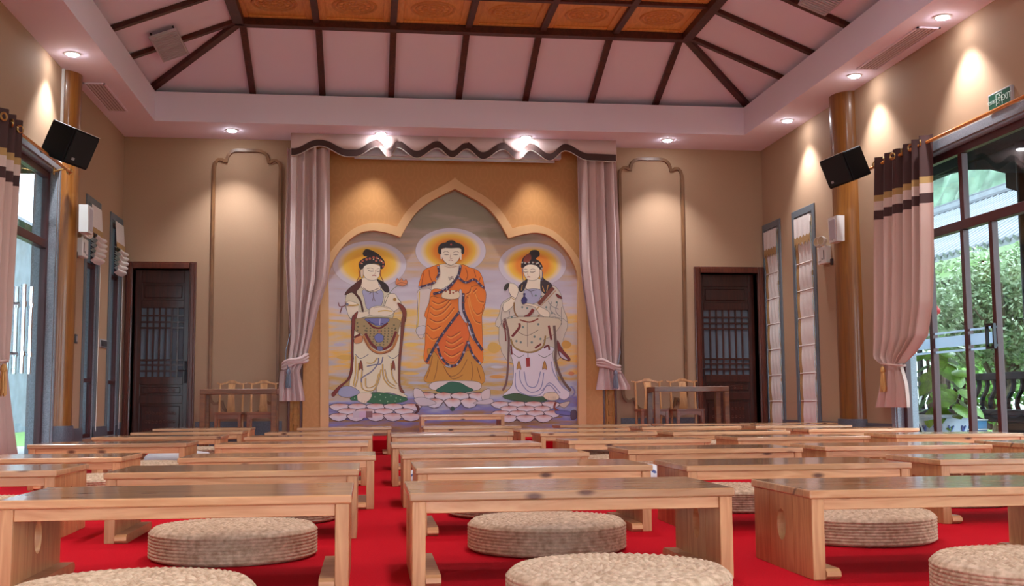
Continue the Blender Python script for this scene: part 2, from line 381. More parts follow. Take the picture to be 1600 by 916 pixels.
# ================================================================== STRUCTURE
def wall_side(name, xa, xb, openings, lab):
    """wall slab between xa..xb along y, with rectangular openings (y0,y1,z0,z1)"""
    b = B().mat('wallpaper'); ys = YF
    for (a, c, z0, z1) in sorted(openings):
        b.box(xa, xb, ys, a, 0, ZS + 1.2)
        if z0 > 0: b.box(xa, xb, a, c, 0, z0)
        b.box(xa, xb, a, c, z1, ZS + 1.2); ys = c
    b.box(xa, xb, ys, YB + 0.6, 0, ZS + 1.2)
    return struct(name, b, label=lab, cat='wall')
WT = 0.22
R_OPEN = [(-2.6, 2.6, 0, 2.9), (5.6, 10.86, 0, 2.9), (12.85, 13.41, 0.17, 2.84), (13.99, 14.50, 0.17, 2.84)]
L_OPEN = [(-2.6, 2.6, 0, 2.9), (6.2, 11.60, 0, 2.9), (12.80, 13.30, 0.17, 2.80), (13.97, 14.48, 0.17, 2.80)]
wall_side('wall_right', XR, XR + WT, R_OPEN, 'beige papered wall on the right with windows and glass doors')
wall_side('wall_left', XL - WT, XL, L_OPEN, 'beige papered wall on the left with windows and glass doors')
DL0, DL1, DR0, DR1, DZ = -2.98, -2.28, 4.42, 5.22, 2.27      # clear door openings in the back wall
b = B().mat('wallpaper')
b.box(XL, DL0, YB, YB + WT, 0, ZS + 1.2); b.box(DL0, DL1, YB, YB + WT, DZ, ZS + 1.2); b.box(DL1, DR0, YB, YB + WT, 0, ZS + 1.2)
b.box(DR0, DR1, YB, YB + WT, DZ, ZS + 1.2); b.box(DR1, XR, YB, YB + WT, 0, ZS + 1.2)
struct('wall_back', b, label='beige papered back wall behind the painted shrine', cat='wall')
b = B().mat('wallpaper')
b.box(XL - WT, -.4, YF - WT, YF, 0, ZS + 1.2); b.box(2.6, XR + WT, YF - WT, YF, 0, ZS + 1.2); b.box(-.4, 2.6, YF - WT, YF, 2.9, ZS + 1.2)  # doorway out of view, added and sized to let daylight in
struct('wall_front', b, label='papered wall behind the viewer, its doorway added to let in daylight', cat='wall')
b = B().mat('carpet'); b.box(XL, XR, YF, YB, -0.08, 0)
struct('floor', b, label='bright red carpet covering the whole floor', cat='floor')
DAIS_Y, DAIS_Z = 12.78, 0.13
b = B().mat('carpet'); b.box(-1.02, 3.22, DAIS_Y, YB - 0.001, 0.001, DAIS_Z, 0.008)
struct('dais', b, label='low red carpeted platform below the painted shrine', cat='platform')

# ceiling: soffit ring, upstand, slopes, coffered flat
ceil = struct('ceiling', label='white tray ceiling with dark rafters and coffered wooden centre', cat='ceiling')
TYF = -3.2
b = B().mat('ceiling_paint')
T = 0.10
b.box(XL, TIX0 - T, YF, YB, ZS, ZS + 0.12); b.box(TIX1 + T, XR, YF, YB, ZS, ZS + 0.12)
b.box(TIX0 - T, TIX1 + T, TIY + T, YB, ZS, ZS + 0.12); b.box(TIX0 - T, TIX1 + T, YF, TYF - T, ZS, ZS + 0.12)
part('soffit', b, None, ceil)
b = B().mat('ceiling_paint')
b.box(TIX0 - T, TIX0, TYF - T, TIY + T, ZS, ZT); b.box(TIX1, TIX1 + T, TYF - T, TIY + T, ZS, ZT)
b.box(TIX0, TIX1, TIY, TIY + T, ZS, ZT); b.box(TIX0, TIX1, TYF - T, TYF, ZS, ZT)
part('upstand', b, None, ceil)
LIP = 0.11                       # the slope runs this far above the upstand
SL = (ZC - (ZT + LIP)) / (TIY - CYB)
E_ = 0.26
zl = ZT + LIP - E_ * SL
ox0, ox1, oy1, oy0 = TIX0 - E_, TIX1 + E_, TIY + E_, TYF - E_
CYF = TYF + 1.12
def quad_slab(name, q, th=0.04):
    b = B().mat('ceiling_paint')
    lo = [b.bm.verts.new(v) for v in q]; hi = [b.bm.verts.new((v[0], v[1], v[2] + th)) for v in q]
    b.bm.faces.new(lo); b.bm.faces.new(hi[::-1])
    for i in range(4): b.bm.faces.new((lo[i], lo[(i + 1) % 4], hi[(i + 1) % 4], hi[i]))
    return part(name, b, None, ceil)
quad_slab('slope', [(ox0, oy1, zl), (ox1, oy1, zl), (CX1, CYB, ZC), (CX0, CYB, ZC)])
quad_slab('slope', [(ox0, oy0, zl), (ox1, oy0, zl), (CX1, CYF, ZC), (CX0, CYF, ZC)])
quad_slab('slope', [(ox0, oy0, zl), (ox0, oy1, zl), (CX0, CYB, ZC), (CX0, CYF, ZC)])
quad_slab('slope', [(ox1, oy0, zl), (ox1, oy1, zl), (CX1, CYB, ZC), (CX1, CYF, ZC)])
b = B().mat('ceiling_paint')
b.box(XL - WT, ox0 + 0.02, YF, YB, zl - 0.0, zl + 0.05); b.box(ox1 - 0.02, XR + WT, YF, YB, zl, zl + 0.05)
b.box(ox0, ox1, oy1 - 0.02, YB, zl, zl + 0.05); b.box(ox0, ox1, YF, oy0 + 0.02, zl, zl + 0.05)
part('deck', b, None, ceil)
def beam(name, p, q, w, d, par=ceil, mat='rafter_wood'):
    p, q = Vector(p), Vector(q); t = (q - p); L = t.length; t.normalize()
    s_ = t.cross(Vector((0, 0, 1))).normalized(); u_ = s_.cross(t)
    M = Matrix((( t.x, s_.x, u_.x, p.x), (t.y, s_.y, u_.y, p.y), (t.z, s_.z, u_.z, p.z), (0, 0, 0, 1)))
    b = B().mat(mat); b.box(0, L, -w / 2, w / 2, -d, 0.0, 0.004, 1)
    o = part(name, b, None, par); o.matrix_local = M; return o
RW, RD = 0.075, 0.05
for x in (-1.45, -0.60, 0.25, 1.10, 1.95, 2.80, 3.65):
    beam('rafter', (x, oy1 - 0.02, zl), (x, CYB, ZC), RW, RD)
for y in (12.52, 11.58, 10.66, 9.74, 8.82, 7.9, 6.98, 6.06):
    beam('rafter', (ox0 + 0.02, y, zl), (CX0, y, ZC), RW, RD); beam('rafter', (ox1 - 0.02, y, zl), (CX1, y, ZC), RW, RD)
beam('hip_rafter', (ox0 + 0.02, oy1 - 0.02, zl), (CX0, CYB, ZC), 0.09, RD + 0.012); beam('hip_rafter', (ox1 - 0.02, oy1 - 0.02, zl), (CX1, CYB, ZC), 0.09, RD + 0.012)
# coffers
beam('coffer_beam', (CX0 - 0.06, CYB, ZC + 0.06), (CX1 + 0.06, CYB, ZC + 0.06), 0.12, 0.13)
beam('coffer_beam', (CX0, CYB, ZC + 0.06), (CX0, CYF, ZC + 0.06), 0.12, 0.13); beam('coffer_beam', (CX1, CYB, ZC + 0.06), (CX1, CYF, ZC + 0.06), 0.12, 0.13)
for k in range(1, 6):
    x = CX0 + (CX1 - CX0) * k / 6; beam('coffer_beam', (x, CYB, ZC + 0.06), (x, CYF, ZC + 0.06), 0.075, 0.09)
for y in (11.57, 10.57): beam('coffer_beam', (CX0, y, ZC + 0.06), (CX1, y, ZC + 0.06), 0.075, 0.088)
CW = (CX1 - CX0) / 6 - 0.03; CL = 0.97
b = B().mat('coffer_wood')
b.box(-CW / 2, CW / 2, -CL / 2, CL / 2, 0.03, 0.06)
fr = 0.10
for (x0, x1, y0, y1) in ((-CW / 2, -CW / 2 + fr, -CL / 2, CL / 2), (CW / 2 - fr, CW / 2, -CL / 2, CL / 2), (-CW / 2 + fr, CW / 2 - fr, -CL / 2, -CL / 2 + fr), (-CW / 2 + fr, CW / 2 - fr, CL / 2 - fr, CL / 2)):
    b.box(x0, x1, y0, y1, 0.012, 0.03, 0.006, 1)
cm = b.mesh('coffer_panel')
b = B().mat('coffer_disc')
for r, w in ((0.235, 0.018), (0.185, 0.015), (0.12, 0.014), (0.05, 0.014)):
    b.tube([(r * math.cos(2 * PI * i / 28), r * math.sin(2 * PI * i / 28), 0.03) for i in range(28)], w, 6, closed=True)
for i in range(12):
    a = 2 * PI * i / 12; b.tube([(0.06 * math.cos(a), 0.06 * math.sin(a), 0.03), (0.17 * math.cos(a + .15), 0.17 * math.sin(a + .15), 0.03)], 0.010, 5)
dm = b.mesh('coffer_rosette', smooth=True)
for j, yc in enumerate((12.07, 11.07)):
    for k in range(6):
        o = link('coffer_panel', cm, ceil, (CX0 + (CX1 - CX0) * (k + .5) / 6, yc, ZC)); link('rosette', dm, o)
b = B().mat('coffer_wood'); b.box(CX0, CX1, CYF, 10.57, ZC + 0.03, ZC + 0.07); part('coffer_field', b, None, ceil)
b = B().mat('ceiling_paint'); b.box(CX0 - .1, CX1 + .1, CYF - .1, CYB + .1, ZC + 0.09, ZC + 0.13); part('roof_deck', b, None, ceil)

# downlights
def downlight(x, y, lab, power=SPOT_W):
    t = thing('downlight', lab, 'light', (x, y, ZS), 'recessed ceiling downlights')
    b = B().mat('plastic_white'); b.lathe([(0.078, -0.001), (0.078, -0.006), (0.060, -0.010), (0.056, -0.004), (0.056, -0.001)], 24); part('trim_ring', b, None, t, True)
    b = B().mat('lamp_glow'); b.lathe([(0.055, -0.002), (0.055, -0.012), (0.045, -0.020), (0.025, -0.025)], 24); part('lens', b, None, t)
    L = bpy.data.lights.new('downlight_beam', 'SPOT'); L.energy = power; L.spot_size = math.radians(92); L.spot_blend = 0.75; L.color = (0.95, 0.97, 1.0); L.shadow_soft_size = 0.04
    lo = link('downlight_beam', L, t, (0, 0, -0.045)); return t
for x, y, lab in ((-1.73, 14.08, 'round downlight above the left wall panel moulding'), (0.126, 14.07, 'round downlight above the left part of the scalloped pelmet'),
                  (1.995, 14.07, 'round downlight above the right part of the scalloped pelmet'), (3.87, 14.05, 'round downlight above the right wall panel moulding'),
                  (-2.90, 11.10, 'round downlight by the wooden pilaster on the left'), (5.08, 11.0, 'round downlight between right pilaster and soffit vent'),
                  (5.07, 12.90, 'round downlight over the tall narrow windows on the right'), (5.09, 9.18, 'round downlight above the exit sign, nearest on the right')):
    downlight(x, y, lab, SPOT_W * (0.5 if 'pelmet' in lab else 1))
for y, q in ((7.3, 'fourth'), (5.4, 'third'), (3.5, 'second'), (1.0, 'first')):  # extra downlights out of view, added to brighten the room
    downlight(-2.90, y, 'unseen downlight added over the left windows, %s from the viewer' % q); downlight(5.09, y, 'unseen downlight added over the right windows, %s from the viewer' % q)

for y, where in ((7.6, 'farthest'), (4.4, 'middle'), (1.2, 'nearest')):  # out-of-view lamps added for light from above on carpet and cushions
    t = thing('added_lamp', 'unseen round ceiling lamp added for top light, %s of three' % where, 'light', (XC, y, ZC + .03), 'added flush ceiling lamps')
    b = B().mat('plastic_white'); b.lathe([(.32, -.001), (.32, -.05), (.27, -.06), (.27, -.02)], 32); part('rim', b, None, t, True)
    b = B().mat('added_lamp_glow'); b.lathe([(.268, -.03), (.268, -.052), (.20, -.06)], 32); part('diffuser', b, None, t)

# soffit slot vents
def soffit_vent(x0, x1, y0, y1, lab):
    t = thing('soffit_vent', lab, 'vent', ((x0 + x1) / 2, (y0 + y1) / 2, ZS))
    w, d = (x1 - x0) / 2, (y1 - y0) / 2
    b = B().mat('vent_slot'); b.box(-w + .015, w - .015, -d + .015, d - .015, -0.004, -0.001); part('slot', b, None, t)
    b = B().mat('ceiling_paint')
    for a in ((-w, w, -d, -d + .02), (-w, w, d - .02, d), (-w, -w + .02, -d, d), (w - .02, w, -d, d)): b.box(a[0], a[1], a[2], a[3], -0.014, -0.001)
    part('frame', b, None, t)
    for k in range(5):
        x = lerp(-w + .03, w - .03, (k + .5) / 5); b = B().mat('vent_blade'); b.box(x - .007, x + .007, -d + .02, d - .02, -0.012, -0.005); part('blade', b, None, t)
soffit_vent(-3.05, -2.82, 12.1, 13.25, 'long slotted air vent in the soffit beside the left pilaster')
soffit_vent(4.99, 5.22, 9.45, 10.75, 'long slotted air vent in the soffit between two right downlights')
# grille plates under the slopes
def slope_grille(x0, x1, y0, y1, side, lab):
    xm = (x0 + x1) / 2
    z = (ZT + LIP + (x0 - TIX0) * SL, ZT + LIP + (x1 - TIX0) * SL) if side < 0 else (ZT + LIP + (TIX1 - x0) * SL, ZT + LIP + (TIX1 - x1) * SL)
    t = thing('air_grille', lab, 'vent', (xm, (y0 + y1) / 2, (z[0] + z[1]) / 2 - 0.085)); t.rotation_euler = (0, -math.atan2(z[1] - z[0], x1 - x0), 0)
    w, d = (x1 - x0) / 2 * 1.1, (y1 - y0) / 2
    b = B().mat('vent_grey'); b.box(-w, w, -d, d, -0.01, 0.02, 0.004, 1); part('plate', b, None, t)
    for k in range(16):
        y = lerp(-d + .05, d - .05, k / 15); b = B().mat('vent_grey'); b.box(-w + .02, w - .02, y - .012, y + .008, -0.022, -0.01); part('louvre', b, None, t)
    for sx in (-1, 1):
        for sy in (-1, 1):
            b = B().mat('dark_metal'); b.box(sx * w * .8 - .01, sx * w * .8 + .01, sy * d * .8 - .01, sy * d * .8 + .01, 0.02, 0.075); part('bracket', b, None, t)
slope_grille(-2.36, -2.08, 12.02, 12.86, -1, 'grey louvred plate hanging under the left ceiling slope')
slope_grille(4.30, 4.58, 9.75, 10.55, 1, 'grey louvred plate under the right slope, cut by the top edge')

# baseboards
b = B().mat('granite_dark')
for a, c in ((XL, DL0 - .1), (DL1 + .1, -1.10), (3.30, DR0 - .1), (DR1 + .1, XR)): b.box(a, c, YB - 0.02, YB, 0, 0.33)
struct('baseboard_back', b, label='dark slate skirting along the back wall', cat='baseboard')
b = B().mat('granite_dark')
for a, c in ((10.94, 12.85), (13.41, 13.99), (14.50, YB)): b.box(XR - 0.02, XR, a, c, 0, 0.30)
struct('baseboard_right', b, label='dark slate skirting along the right wall', cat='baseboard')
b = B().mat('granite_dark')
for a, c in ((11.68, 12.80), (13.30, 13.97), (14.48, YB)): b.box(XL, XL + 0.02, a, c, 0, 0.30)
struct('baseboard_left', b, label='dark slate skirting along the left wall', cat='baseboard')

# wall panel mouldings
def moulding(n, x0, x1, lab):
    z1, z0 = 3.82, 0.43
    def half(x0, s, top):           # going up the side, ear, cusp, big quarter round to the flat top
        zt = z1 if top else z0; d = -1 if top else 1
        pts = [(x0, zt + d * 0.22)] + [(x0 + s * (0.075 - 0.075 * math.cos(a)), zt + d * (0.22 - 0.10 * math.sin(a))) for a in (PI * .2, PI * .4, PI * .6, PI * .75)]
        cx = x0 + s * 0.15
        pts += [(cx - 0 * s, zt + d * 0.155)] + [(cx + s * 0.005 + s * 0.13 * (1 - math.cos(a)), zt + d * (0.135 - 0.135 * math.sin(a))) for a in (0.15, 0.5, 0.9, 1.25, PI / 2)]
        return pts
    path = half(x0, 1, True) + half(x1, -1, True)[::-1] + half(x1, -1, False) + half(x0, 1, False)[::-1]
    k = len(path); w = 0.019; inn, out = [], []
    for i in range(k):
        p0, p1 = Vector(path[i - 1]), Vector(path[(i + 1) % k]); t = (p1 - p0).normalized(); nn = Vector((t.y, -t.x))
        c = Vector(path[i]); inn.append(tuple(c + nn * w)); out.append(tuple(c - nn * w))
    b = B().mat('moulding_wood'); b.band(out + out[:1], inn + inn[:1], 'y', YB - 0.032, YB)
    struct('trim_%d' % n, b, label=lab, cat='moulding')
moulding(1, -2.00, -1.165, 'lobed brown wooden panel moulding on the wall left of the stage curtain')
moulding(2, 3.335, 4.195, 'lobed brown wooden panel moulding on the wall right of the stage curtain')

# dark carved doors in the back wall
def carved_door(n, x0, x1, hinge, lab):
    t = struct('door_%d' % n, label=lab, cat='door'); fw_ = 0.085
    for nm, a in (('jamb', (x0 - fw_, x0, 0, DZ + fw_)), ('jamb', (x1, x1 + fw_, 0, DZ + fw_)), ('head', (x0, x1, DZ, DZ + fw_))):
        b = B().mat('door_frame'); b.box(a[0], a[1], YB - 0.045, YB + 0.22, a[2], a[3], 0.008); b.box(a[0] + (.02 if nm == 'jamb' else 0), a[1] - (.02 if nm == 'jamb' else 0), YB - 0.06, YB - 0.045, a[2], a[3] - .02, 0.006, 1)
        part(nm, b, None, t)
    ly0, ly1 = YB + 0.14, YB + 0.19; W = x1 - x0
    leaf = B().mat('dark_door'); st = 0.085
    rails = [(0.0, 0.10), (0.56, 0.66), (0.80, 0.90), (1.78, 1.88), (2.10, DZ)]
    leaf.box(x0, x0 + st, ly0, ly1, 0, DZ, 0.004, 1); leaf.box(x1 - st, x1, ly0, ly1, 0, DZ, 0.004, 1)
    for a, c in rails: leaf.box(x0 + st, x1 - st, ly0 + .002, ly1, a, c, 0.004, 1)
    lf = part('leaf', leaf, None, t)
    for a, c in ((0.10, 0.56), (0.66, 0.80), (1.88, 2.10)):
        b = B().mat('dark_door'); b.box(x0 + st, x1 - st, ly0 + .02, ly1 - .005, a, c); b.box(x0 + st + .03, x1 - st - .03, ly0 + .008, ly0 + .02, a + .03, c - .03, 0.008, 1)
        pn = part('panel', b, None, lf)
        if c < 1.0:                                  # carved scrolls
            b = B().mat('door_frame'); zc = (a + c) / 2; hh = (c - a) / 2 - 0.05; ww = W / 2 - st - .05; xc = (x0 + x1) / 2
            for i in range(9 if c - a > .3 else 5):
                u = (i + .5) / (9 if c - a > .3 else 5) * 2 - 1
                for vz in ((-.6, 0, .6) if c - a > .3 else (0,)):
                    cx, cz = xc + u * ww * .9, zc + vz * hh; r = 0.022
                    b.tube([(cx + r * (1 - k / 14) * math.cos(k * .7 + i), ly0 + .007, cz + r * (1 - k / 14) * math.sin(k * .7 + i)) for k in range(11)], 0.005, 5)
            part('carving', b, None, lf)
    b = B().mat('lattice_pane'); b.box(x0 + st, x1 - st, ly1 - .02, ly1 - .01, 0.90, 1.78); part('pane', b, None, lf)
    b = B().mat('dark_door'); gx0, gx1 = x0 + st, x1 - st
    for k in range(1, 7):
        x = lerp(gx0, gx1, k / 7); b.box(x - .011, x + .011, ly0 + .008, ly1 - .02, 0.90, 1.78)
    for z in (0.975, 1.05, 1.115, 1.525, 1.60, 1.68): b.box(gx0, gx1, ly0 + .009, ly1 - .02, z - .011, z + .011)
    part('lattice', b, None, lf)
    hx = x1 - 0.045 if hinge < 0 else x0 + 0.045
    b = B().mat('dark_metal'); b.box(hx - .02, hx + .02, ly0 - .012, ly0, 0.82, 1.10, 0.004, 1); b.tube([(hx, ly0 - .01, .98), (hx, ly0 - .045, .98), (hx - .09 * (-hinge), ly0 - .045, .98)], 0.009, 8)
    part('handle', b, None, lf, True)
carved_door(1, DL0, DL1, -1, 'dark carved wooden lattice door in the back wall on the left')
carved_door(2, DR0, DR1, 1, 'dark carved wooden lattice door in the back wall on the right')

# tall narrow side windows with slate surround
def side_window(n, X, s, y0, y1, z0, z1, sur, lab):
    """s=+1: right wall (outside is +x)"""
    t = struct('window_%d' % n, label=lab, cat='window')
    def bx(b, a, c, *r, bev=0.0): b.box(min(X + s * a, X + s * c), max(X + s * a, X + s * c), *r, bev, 1)
    g = 0.085
    for nm, r in (('surround', (y0 - g, y0, z0 - .17, z1 + g)), ('surround', (y1, y1 + (g if y1 + g < YB else YB - y1), z0 - .17, z1 + g)), ('surround', (y0, y1, z1, z1 + g))):
        b = B().mat(sur); bx(b, -0.015, 0.0, *r, bev=.003); part(nm, b, None, t)
    for nm, r in (('reveal', (y1 - .012, y1, z0, z1)), ('reveal', (y0, y0 + .012, z0, z1)), ('reveal', (y0, y1, z1 - .012, z1)), ('sill', (y0, y1, z0, z0 + .012))):
        b = B().mat('granite'); bx(b, 0.0, WT, *r); part(nm, b, None, t)
    f = 0.045; da = 0.012 if s < 0 else 0.09
    for r in ((y0 + .012, y0 + .012 + f, z0 + .012, z1 - .012), (y1 - .012 - f, y1 - .012, z0 + .012, z1 - .012), (y0 + .012 + f, y1 - .012 - f, z0 + .012, z0 + .012 + f), (y0 + .012 + f, y1 - .012 - f, z1 - .012 - f, z1 - .012), (y0 + .012 + f, y1 - .012 - f, 0.80, 0.845), (y0 + .012 + f, y1 - .012 - f, 2.10, 2.145)):
        b = B().mat('frame_red'); bx(b, da, da + .05, *r, bev=.004); part('frame', b, None, t)
    for za, zb in ((z0 + .057, .80), (.845, 2.10), (2.145, z1 - .057)):
        b = B().mat('glass'); bx(b, da + .022, da + .028, y0 + .057, y1 - .057, za, zb); part('pane', b, None, t)
side_window(1, XL, -1, 12.80, 13.30, 0.17, 2.80, 'slate_frame', 'narrow left window beside the pilaster, its blind pulled up')
side_window(2, XL, -1, 13.97, 14.48, 0.17, 2.80, 'slate_frame', 'narrow left window next to the corner, its blind pulled up')
side_window(3, XR, 1, 12.85, 13.41, 0.17, 2.84, 'slate_frame', 'narrow right window near the emergency lamp, behind a lowered blind')
side_window(4, XR, 1, 13.99, 14.50, 0.17, 2.84, 'slate_frame', 'narrow right window next to the corner, behind a lowered blind')

# big glazed doors
def glazed(n, X, s, y0, y1, uppers, lowers, lab, far=True):
    t = struct('door_%d' % n, label=lab, cat='glass door')
    def bx(b, a, c, *r, bev=0.0): b.box(min(X + s * a, X + s * c), max(X + s * a, X + s * c), *r, bev, 1)
    def fr(nm, mat, a, c, r, bev=.004):
        b = B().mat(mat); bx(b, a, c, *r, bev=bev); return part(nm, b, None, t)
    H, TR = 2.90, 2.10
    fr('surround', 'granite', -0.015, 0.0, (y1, y1 + .085, 0, H + .09)); fr('surround', 'granite', -0.015, 0.0, (y0 - .085, y0, 0, H + .09)); fr('surround', 'granite', -0.015, 0.0, (y0, y1, H, H + .09))
    fr('reveal', 'granite', 0, WT + .01, (y1 - .02, y1, 0, H)); fr('reveal', 'granite', 0, WT + .01, (y0, y0 + .02, 0, H)); fr('reveal', 'granite', 0, WT + .01, (y0 + .02, y1 - .02, H - .02, H)); fr('threshold', 'granite', 0, WT, (y0 + .02, y1 - .02, 0.0, .02))
    f = .07; a, c = 0.07, 0.13
    fr('frame', 'frame_red', a, c, (y1 - .02 - f, y1 - .02, .02, H - .02)); fr('frame', 'frame_red', a, c, (y0 + .02, y0 + .02 + f, .02, H - .02))
    fr('frame', 'frame_red', a, c, (y0 + .02 + f, y1 - .02 - f, H - .02 - f, H - .02)); fr('transom', 'frame_red', a - .01, c + .01, (y0 + .02 + f, y1 - .02 - f, TR, TR + .085))
    ua = [y0 + .02 + f] + sorted(uppers) + [y1 - .02 - f]; la = [y0 + .02 + f] + sorted(lowers) + [y1 - .02 - f]
    for y in uppers: fr('mullion', 'frame_red', a, c, (y - .035, y + .035, TR + .085, H - .02 - f))
    for y in lowers: fr('mullion', 'frame_red', a, c, (y - .028, y + .028, .02, TR))
    for p_, q in zip(ua, ua[1:]): fr('pane', 'glass', .097, .103, (p_, q, TR + .085, H - .09), 0)
    for p_, q in zip(la, la[1:]): fr('pane', 'glass', .097, .103, (p_, q, .02, TR), 0)
    return t, bx
rd, bxr = glazed(4, XR, 1, 5.6, 10.86, [9.55, 8.25, 6.9], [10.22, 9.58, 9.10, 8.3, 7.5, 6.6], 'mahogany framed sliding glass doors on the right wall')
for za, zb in ((1.035, 1.135), (1.165, 1.185), (0.985, 1.005)):
    for ya, yb in ((10.26, 10.76), (9.61, 10.19), (9.13, 9.55)):
        b = B().mat('frosted'); bxr(b, .0945, .0965, ya, yb, za, zb); part('frosted_strip', b, None, rd)
b = B().mat('dark_metal')
for r in ((9.155, 9.175, 0.98, 1.20), (9.06, 9.155, 1.18, 1.20), (9.06, 9.155, .98, 1.0), (9.04, 9.06, .98, 1.20)): bxr(b, 0.02, 0.045, *r)
bxr(b, .045, .07, 9.06, 9.12, 1.0, 1.02); bxr(b, .045, .07, 9.06, 9.12, 1.16, 1.18); part('pull_handle', b, None, rd)
ld, bxl = glazed(3, XL, -1, 6.2, 11.60, [10.0, 8.6, 7.4], [9.3, 8.2, 7.2], 'mahogany framed glass doors on the left wall, beside the curtain')
for side, xo in (('inner', 0.035), ('outer', 0.165)):
    for y in (10.72, 10.94):
        b = B().mat('metal'); x = XL - xo
        b.tube([(x, y, .84), (x, y, 1.66)], 0.024, 10)
        for z in (1.02, 1.48): b.tube([(x, y, z), (XL - 0.10, y, z)], 0.013, 8); b.tube([(x, y, z - .02), (x, y, z + .02)], 0.031, 10)
        part('pull_handle', b, None, ld, True)
glazed(5, XL, -1, -2.6, 2.6, [-.8, .8], [-1.7, -.8, 0, .8, 1.7], 'unseen glazed doors added behind the viewer for daylight from the left')  # this pair of unseen glazed openings is added to bring in daylight
glazed(6, XR, 1, -2.6, 2.6, [-.8, .8], [-1.7, -.8, 0, .8, 1.7], 'unseen glazed doors added behind the viewer for daylight from the right')
# half-round timber pilasters
def pilaster(X, s, y, lab, r=0.225):
    t = thing('pilaster', lab, 'pilaster', (X, y, 0))
    def prof(r): return [(math.cos(a) * r * s * -1, math.sin(a) * r) for a in [-PI / 2 + PI * i / 20 for i in range(21)]]
    b = B().mat('column_wood'); b.prism([(q[0] * .8 - s * 0.0, q[1]) for q in prof(r)], 'z', 0.34, ZS - .001); part('shaft', b, None, t, True)
    b = B().mat('granite_dark'); b.prism([(q[0] * .86, q[1]) for q in prof(r * 1.07)], 'z', 0.0, 0.34); part('plinth', b, None, t, True)
pilaster(XL, -1, 11.83, 'half-round polished wooden pilaster on the left wall', 0.175)
pilaster(XR, 1, 11.78, 'half-round polished wooden pilaster on the right wall')

# ================================================================== SHRINE: panel, arch band, mural
XM = 1.098                                  # axis of the arch
def mur(px, py):                            # design coordinates of the painting -> metres on the wall
    u = (px - 500) / 414; v = (660 - py) / 380
    x = lerp(lerp(-.622, 2.806, u), lerp(-.653, 2.849, u), v); z = lerp(lerp(.311, .28, u), lerp(3.452, 3.518, u), v)
    return x, z
def catmull(pts, n=5, closed=False):
    k = len(pts); out = []
    for i in range(k if closed else k - 1):
        if closed: p0, p1, p2, p3 = pts[i - 1], pts[i], pts[(i + 1) % k], pts[(i + 2) % k]
        else: p0, p1, p2, p3 = pts[max(i - 1, 0)], pts[i], pts[i + 1], pts[min(i + 2, k - 1)]
        for j in range(n):
            t = j / n
            out.append(tuple(0.5 * (2 * p1[d] + (p2[d] - p0[d]) * t + (2 * p0[d] - 5 * p1[d] + 4 * p2[d] - p3[d]) * t * t + (3 * p1[d] - p0[d] - 3 * p2[d] + p3[d]) * t ** 3) for d in (0, 1)))
    if not closed: out.append(pts[-1])
    return out
apex_i = [(709, 296), (691, 304), (661, 321), (641, 341), (622, 373)]; lobe_i = [(622, 373), (601, 366.5), (578, 363), (557, 368), (537, 384), (521, 407), (512, 433), (512, 460)]
apex_o = [(709, 277), (691, 290), (654, 310.5), (631, 333), (616, 357)]; lobe_o = [(616, 357), (596, 352), (576, 351), (550, 360), (528, 380), (510, 405), (500, 433), (499.5, 460)]
def halfpath(a, l):
    q = catmull(a, 5) + catmull(l, 5)[1:] + [(l[-1][0], 690)]
    r_ = [(min(0.0, mur(*p)[0] - 1.088), mur(*p)[1]) for p in q]; r_[0] = (0.0, r_[0][1]); return r_
hi, ho = halfpath(apex_i, lobe_i), halfpath(apex_o, lobe_o)
def both(hp, zb): 
    hp = hp[:-1] + [(hp[-1][0], zb)]
    return [(XM + x, z) for x, z in hp[::-1]] + [(XM - x, z) for x, z in hp[1:]]
inner, outer = both(hi, DAIS_Z), both(ho, DAIS_Z)
PX0, PX1, PZ1 = -0.84, 3.04, ZS
shrine = thing('shrine_panel', 'orange damask panel with a cusped arch cut out around the mural', 'wall panel', (XM, YB, DAIS_Z))
def local(pts): return [(x - XM, z - DAIS_Z) for x, z in pts]
b = B().mat('damask')
ol = local(outer)
half = len(ol) // 2
b.prism(ol[:half + 1] + [(0, PZ1 - DAIS_Z), (PX0 - XM, PZ1 - DAIS_Z), (PX0 - XM, 0)], 'y', -0.10, -0.02)
b.prism(ol[half:] + [(PX1 - XM, 0), (PX1 - XM, PZ1 - DAIS_Z), (0, PZ1 - DAIS_Z)], 'y', -0.10, -0.02)
part('damask_panel', b, None, shrine)
b = B().mat('arch_band'); b.band(ol, local(inner), 'y', -0.125, -0.02); part('arch_band', b, None, shrine)

